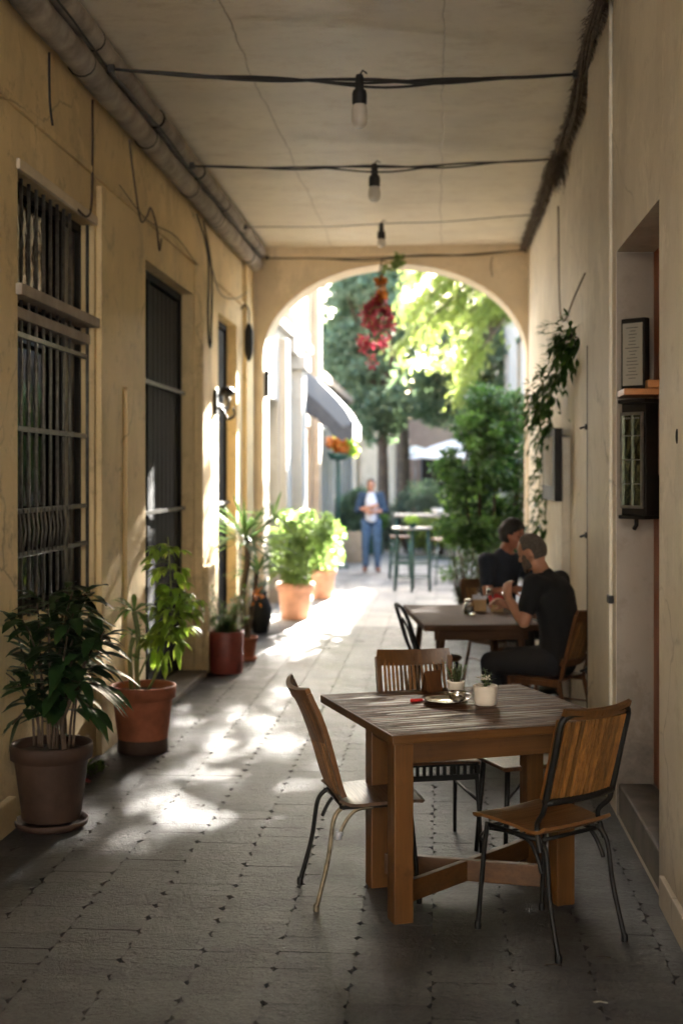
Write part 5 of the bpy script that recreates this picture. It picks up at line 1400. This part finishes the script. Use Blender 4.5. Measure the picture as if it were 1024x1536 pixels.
def stool2(loc, rz, label):
    t = thing('bar_stool', label, 'stool', loc, rz, 'bar stools in the street')
    m = MB(); m.box(-.17, .17, -.17, .17, .70, .73, bev=.01); m.build('seat', M['dark_wood'], t)
    for (x, y) in ((-.14, -.14), (.14, -.14), (-.14, .14), (.14, .14)):
        m = MB(); m.tube([(x, y, .7), (x*1.25, y*1.25, 0)], .013, 6); m.build('leg', M['green_metal'], t)
    m = MB()
    for a, b_ in (((-1, -1), (1, -1)), ((1, -1), (1, 1)), ((1, 1), (-1, 1)), ((-1, 1), (-1, -1))): m.tube([(a[0]*.16, a[1]*.16, .28), (b_[0]*.16, b_[1]*.16, .28)], .010, 6)
    m.build('foot_rail', M['green_metal'], t)
stool2((.10, 20.5, 0), .3, 'green-legged bar stool right of the nearer tall table')
stool2((-.62, 21.4, 0), .1, 'green-legged bar stool between the two tall tables')

def umbrella(x, y, h, r, label):
    t = thing('market_umbrella', label, 'umbrella', (x, y, 0), 0, 'white umbrellas beyond the tables')
    m = MB(); m.tube([(0, 0, .05), (0, 0, h)], .025, 10); m.build('pole', M['grey_metal'], t)
    m = MB(); m.lathe([(0, 0), (.28, 0), (.28, .05), (.04, .07), (0, .07)], n=20); m.build('base', M['grey_metal'], t)
    m = MB(); n = 8
    for off in (0, -.01):
        vs = [(0, 0, h+off)]
        for rr, dz in ((.5, .16), (1, .42)):
            for k in range(n*2):
                a = math.pi*k/n; q = 1 if k % 2 == 0 else .93; vs.append((r*rr*q*math.cos(a), r*rr*q*math.sin(a), h-dz*r+off+(.0 if k % 2 == 0 else -.03)))
        N = n*2; fs = [(0, 1+k, 1+(k+1) % N) for k in range(N)]+[(1+k, 1+N+k, 1+N+(k+1) % N, 1+(k+1) % N) for k in range(N)]
        m.add(vs, fs, .7)
    m.build('canopy', M['canvas_white'], t)
umbrella(.35, 29.5, 2.58, 1.0, 'wide white umbrella partly hidden by the climber')
umbrella(-.62, 37.0, 2.62, .55, 'small distant white umbrella beside the tree trunk')
t = thing('pink_house', 'pale pink house behind the umbrellas at the end of the street', 'house')
m = MB(); m.box(-.9, 6.5, 41, 41.4, 0, 4.6)
m.box(-.9, 6.5, 40.9, 41.0, 4.3, 4.6, bev=.02); m.build('wall', M['pink_wall'], t)
for x in (-.1, 1.4, 3.0):
    m = MB(); m.box(x-.4, x+.4, 40.97, 40.99, 1.0, 2.5); w = m.build('window', M['window_dark'], t); f = MB(); f.box(x-.46, x-.40, 40.93, 40.99, .95, 2.55); f.box(x+.40, x+.46, 40.93, 40.99, .95, 2.55); f.box(x-.4, x+.4, 40.93, 40.99, 2.5, 2.57); f.build('frame', M['white_wall'], w)
m = MB(); m.box(-1, 6.6, 40.8, 44, 4.6, 4.75); m.box(-.9, 6.5, 41.4, 44, 0, 4.6); m.build('roof', M['terracotta'], t)
t = thing('cream_house', 'cream rendered house closing the left end of the street', 'house')
m = MB(); m.box(-7, -1.2, 38, 38.4, 0, 4.3); m.box(-1.55, -1.25, 37.85, 38.0, 0, 4.2, bev=.02); m.box(-2.7, -2.4, 37.85, 38.0, 0, 4.2, bev=.02); m.build('wall', M['cream_wall'], t)
m = MB(); m.box(-3.4, -2.9, 37.95, 37.99, 0, 2.4); m.build('door', M['blue_door'], t)
m = MB(); m.box(-7, -1.1, 37.8, 41, 4.3, 4.45); m.box(-7, -1.2, 38.4, 41, 0, 4.3); m.build('roof', M['terracotta'], t)
t = thing('right_house', 'white house with an arched dark window on the right beyond the arch', 'house')
m = MB(); wall_x(m, 1.72, .15, 23, 38, -.02, 6.1, [(26.6, 27.8, .03, 2.9), (26.2, 27.6, 3.0, 4.6), (31, 32.2, 3.2, 4.8)], -1)
m.add([(1.72, 23, 0), (2.3, 23, 0), (2.3, 23, 6.1), (1.72, 23, 6.1)], [(0,1,2,3)]); m.build('wall', M['white_wall'], t)
for a, b_, c, d_ in ((26.6, 27.8, .03, 2.9), (26.2, 27.6, 3.0, 4.6), (31, 32.2, 3.2, 4.8)):
    m = MB(); m.box(1.83, 1.86, a, b_, c, d_); 
    if c > 2.9: m.box(1.70, 1.719, a-.06, b_+.06, d_, d_+.08); 
    m.build('shutter' if c > 2.9 else 'door', M['green_metal'], t)
m = MB(); m.box(1.60, 7, 22.9, 38.1, 6.1, 6.22); m.box(2.3, 7, 23, 38, 0, 6.1); m.build('roof', M['louvre'], t)
t = thing('garden_wall', 'low white garden wall behind the climber on the right', 'wall', kind='thing') if False else thing('garden_wall', 'low white garden wall behind the climber on the right', 'wall'); t['kind'] = 'thing'
m = MB(); m.box(1.35, 1.60, YB+.02, 22.9, 0, 1.9, bev=.01); m.box(1.31, 1.64, YB+.02, 22.9, 1.9, 1.98, bev=.01); m.build('wall_face', M['white_wall'], t)

# trees
def limbs(mb, base, tips, r0, fork):
    for tp in tips:
        a = Vector(base); b_ = Vector(fork); c = Vector(tp)
        P = curve([b_, b_.lerp(c, .5)+Vector((U(-.2,.2), U(-.2,.2), U(0, .4))), c], 6)
        mb.tube(P, [r0*.6*(1-k/len(P))+.012 for k in range(len(P))], 7)
def tree(label, loc, fork_z, blobs, nl, L, W, mat, r0, grp, lean=(0, 0), shell=.45):
    t = thing('tree', label, 'tree', loc, 0, grp)
    m = MB(); P = curve([(0, 0, -.05), (lean[0]*.3, lean[1]*.3, fork_z*.5), (lean[0], lean[1], fork_z)], 6)
    m.tube(P, [r0*(1.25-.45*k/len(P)) for k in range(len(P))], 12)
    limbs(m, (0, 0, 0), [b[:3] for b in blobs[::max(1, len(blobs)//9)]], r0, (lean[0], lean[1], fork_z))
    m.build('trunk', M['trunk'], t)
    m = MB(); leaf_mass(m, blobs, nl, L, W, shell); m.build('crown', M[mat], t)
def cloud(cx, cy, cz, rx, ry, rz_, n, s0, s1):
    out = []
    for _ in range(n):
        d = Vector((random.gauss(0,1), random.gauss(0,1), random.gauss(0,1))).normalized()*(U(.2, 1)**.5); s = U(s0, s1)
        out.append((cx+d.x*rx, cy+d.y*ry, cz+d.z*rz_, s, s, s*.75))
    return out
TG = 'trees beyond the arch'
tree('dark leafy tree with a straight trunk behind the standing person', (-1.38, 32.5, 0), 2.9, cloud(-.25, 0, 5.6, 1.55, 1.3, 2.9, 75, .35, .6), 19000, .17, .10, 'l_tree', .15, TG)
tree('broad dark tree filling the background left of the street', (-4.6, 37.5, 0), 3.2, cloud(1.2, 0, 7.0, 3.0, 2.5, 4.2, 70, .6, 1.0), 15000, .26, .15, 'l_tree', .22, TG)
tree('slender grey-trunked tree right of the darkest trunk', (-.95, 35.5, 0), 3.4, cloud(-.7, 0, 4.8, .7, .9, 1.4, 24, .3, .5), 4500, .16, .10, 'l_grey', .2, TG)
tree('rounded dark tree between the yellow sprays and the white house', (1.9, 33.6, 0), 2.6, cloud(-.9, 0, 4.5, 1.7, 1.2, 1.75, 70, .35, .55), 19000, .17, .10, 'l_tree', .15, TG)
tree('far dark tree behind the pink house', (3.5, 47, 0), 4, cloud(0.2, 0, 6.6, 3.0, 2, 3.4, 50, .6, 1.0), 9000, .3, .18, 'l_tree', .25, TG)
# feathery yellow tree: sprays hanging into the street from the right
t = thing('tree', 'feathery yellow-green tree whose sunlit sprays droop across the upper right of the arch', 'tree', (2.75, 21.6, 0), 0, TG)
m = MB(); m.tube(curve([(0, 0, -.05), (-.1, 0, 2.5), (-.3, 0, 5.0), (-.5, 0, 7.2)]), [.16-.005*k for k in range(19)], 12)
lf = MB()
SP = []
for i in range(46):
    z0 = U(4.3, 6.9); s0 = Vector((-.35, U(-.3, .3), z0+.3))
    ex = U(-3.35, -1.3); ez = max(3.0, z0-U(.6, 1.7)); 
    if ex > -2.0: ez = max(ez, 4.6)
    if ex > -2.4: ez = max(ez, 3.15)
    if ex < -2.9: ez = max(ez, 3.9 if random.random() < .6 else 3.3)
    e = Vector((ex, U(-1.4, 1.2), ez)); mid = s0.lerp(e, .5)+Vector((0, 0, .55))
    SP.append(curve([s0, mid, s0.lerp(e, .8)+Vector((0, 0, .25)), e], 7))
for P in SP:
    m.tube(P, [.030*(1-k/len(P))+.006 for k in range(len(P))], 5)
    for k in range(5, len(P)):
        for j in range(7):
            q = P[k]+Vector((U(-.06,.06), U(-.06,.06), 0)); d = Vector((U(-1, .3), U(-.8, .8), U(-1.1, .1))).normalized(); L = U(.15, .42)
            for n_ in range(12):
                pz = q+d*L*n_/11+Vector((0, 0, -.10*(n_/11)**2))
                if pz.z < 2.85-.0 : continue
                if pz.x > -1.95 and pz.z < 4.35: continue
                if pz.x < -1.1 and pz.z > 5.3 and random.random() < .85: continue
                lf.leaf(pz, (d.x+U(-.9,.9), d.y+U(-.9,.9), d.z*.5+U(-.4,.3)), U(.045,.085), .026, seg=2, droop=.2)
SHADE_CLUMPS = [(-2.9, -1.9, 3.6, 5.1, 34, .15), (-2.2, -.3, 6.7, 8.0, 46, .20), (-2.75, -2.1, 5.7, 7.6, 48, .16), (-1.05, .5, 5.2, 7.1, 34, .24), (-2.3, -1.1, 5.35, 6.6, 13, .10), (-2.2, .4, 8.0, 9.2, 16, .3)]
for (x0, x1, z0, z1, n_, sg) in SHADE_CLUMPS:   # leaf clumps added to shade the passage and shape its sun dapples
    for i in range(n_):
        c = Vector((U(x0, x1), U(-.7, .7), U(z0, z1))); f0 = Vector((-.4, 0, min(7.0, z1))); m.tube(curve([f0, f0.lerp(c, .5)+Vector((0, 0, .3)), c], 4), .012, 5)
        for k in range(int(420*sg)):
            lf.leaf(c+Vector((random.gauss(0, sg*1.4), random.gauss(0, sg), random.gauss(0, sg*.5))), (U(-1,1), U(-1,1), U(-.6,.3)), U(.08,.14), .045, seg=2)
m.build('trunk', M['trunk'], t); lf.build('crown', M['l_yellow'], t)
# cypress
t = thing('cypress', 'narrow dark cypress rising behind the climber', 'tree', (1.18, 20.2, 0), 0)
m = MB(); m.tube([(0, 0, 0), (0, 0, 2.9)], [.05, .015], 8); m.build('trunk', M['trunk'], t)
m = MB(); leaf_mass(m, [(0, 0, .5+.16*k, .15*math.sin(math.pi*min(1, (k+3)/20))**.6, .15*math.sin(math.pi*min(1, (k+3)/20))**.6, .17) for k in range(16)], 2600, .07, .03, .2); m.build('crown', M['l_tree'], t)

# small litter on the paving
for (px, py, L, lab) in ((905, 1438, .05, 'short dark twig on the paving by the right chair'), (830, 1450, .06, 'dark twig on the paving below the right chair'), (900, 1506, .045, 'pale straw scrap on the paving at the lower right')):
    p = at(px, py); m = MB(); m.tube([(p.x-L/2, p.y, .006), (p.x, p.y+.004, .007), (p.x+L/2, p.y-.003, .006)], .0022, 5)
    tag(m.build('twig', M['paper'] if 'pale' in lab else M['soil']), lab, 'twig', 'scraps on the paving')

# ------------------------------------------------------------------ light, sky, camera
T_, S_ = .185, .44
w = bpy.data.worlds.new('World'); scn.world = w; w.use_nodes = True
nt = w.node_tree; nt.nodes.clear()
sky = nt.nodes.new('ShaderNodeTexSky'); sky.sky_type = 'NISHITA'; sky.sun_disc = False
sky.sun_elevation = math.atan(S_/math.hypot(1, T_)); sky.sun_rotation = math.atan2(T_, 1); sky.altitude = 50; sky.air_density = 1.0; sky.dust_density = 2.0
bg = nt.nodes.new('ShaderNodeBackground'); bg.inputs[1].default_value = .065
o_ = nt.nodes.new('ShaderNodeOutputWorld'); nt.links.new(sky.outputs[0], bg.inputs[0]); nt.links.new(bg.outputs[0], o_.inputs[0])
sd = bpy.data.lights.new('sun', 'SUN'); sd.energy = 5.0; sd.angle = R(.5); sd.color = (1.0, .95, .87)
so = bpy.data.objects.new('sun', sd); COL.objects.link(so); so.rotation_euler = Vector((T_, 1, S_)).to_track_quat('Z', 'Y').to_euler(); so.location = (3, 30, 12)

cd = bpy.data.cameras.new('camera'); cam = bpy.data.objects.new('camera', cd); COL.objects.link(cam); scn.camera = cam
cam.location = (0, 0, 1.75); cam.rotation_euler = (R(90), 0, TH)
cd.sensor_fit = 'VERTICAL'; cd.sensor_height = 36; cd.sensor_width = 24; cd.lens = F_/1536*36; cd.shift_y = -55/1536
cd.clip_start = .05; cd.clip_end = 1500
cd.dof.use_dof = True; cd.dof.focus_distance = 5.2; cd.dof.aperture_fstop = 1.8

scn.render.engine = 'CYCLES'
cy = scn.cycles
cy.use_denoising = True; cy.denoiser = 'OPENIMAGEDENOISE'; cy.denoising_input_passes = 'RGB_ALBEDO_NORMAL'
cy.max_bounces = 10; cy.diffuse_bounces = 6; cy.glossy_bounces = 4; cy.transmission_bounces = 6; cy.transparent_max_bounces = 6
cy.sample_clamp_indirect = 6; cy.caustics_reflective = False; cy.caustics_refractive = False
cy.use_adaptive_sampling = True; cy.adaptive_threshold = .01
vs_ = scn.view_settings
vs_.view_transform = 'Standard'; vs_.look = 'None'; vs_.exposure = 5.22; vs_.gamma = 1; vs_.use_curve_mapping = False
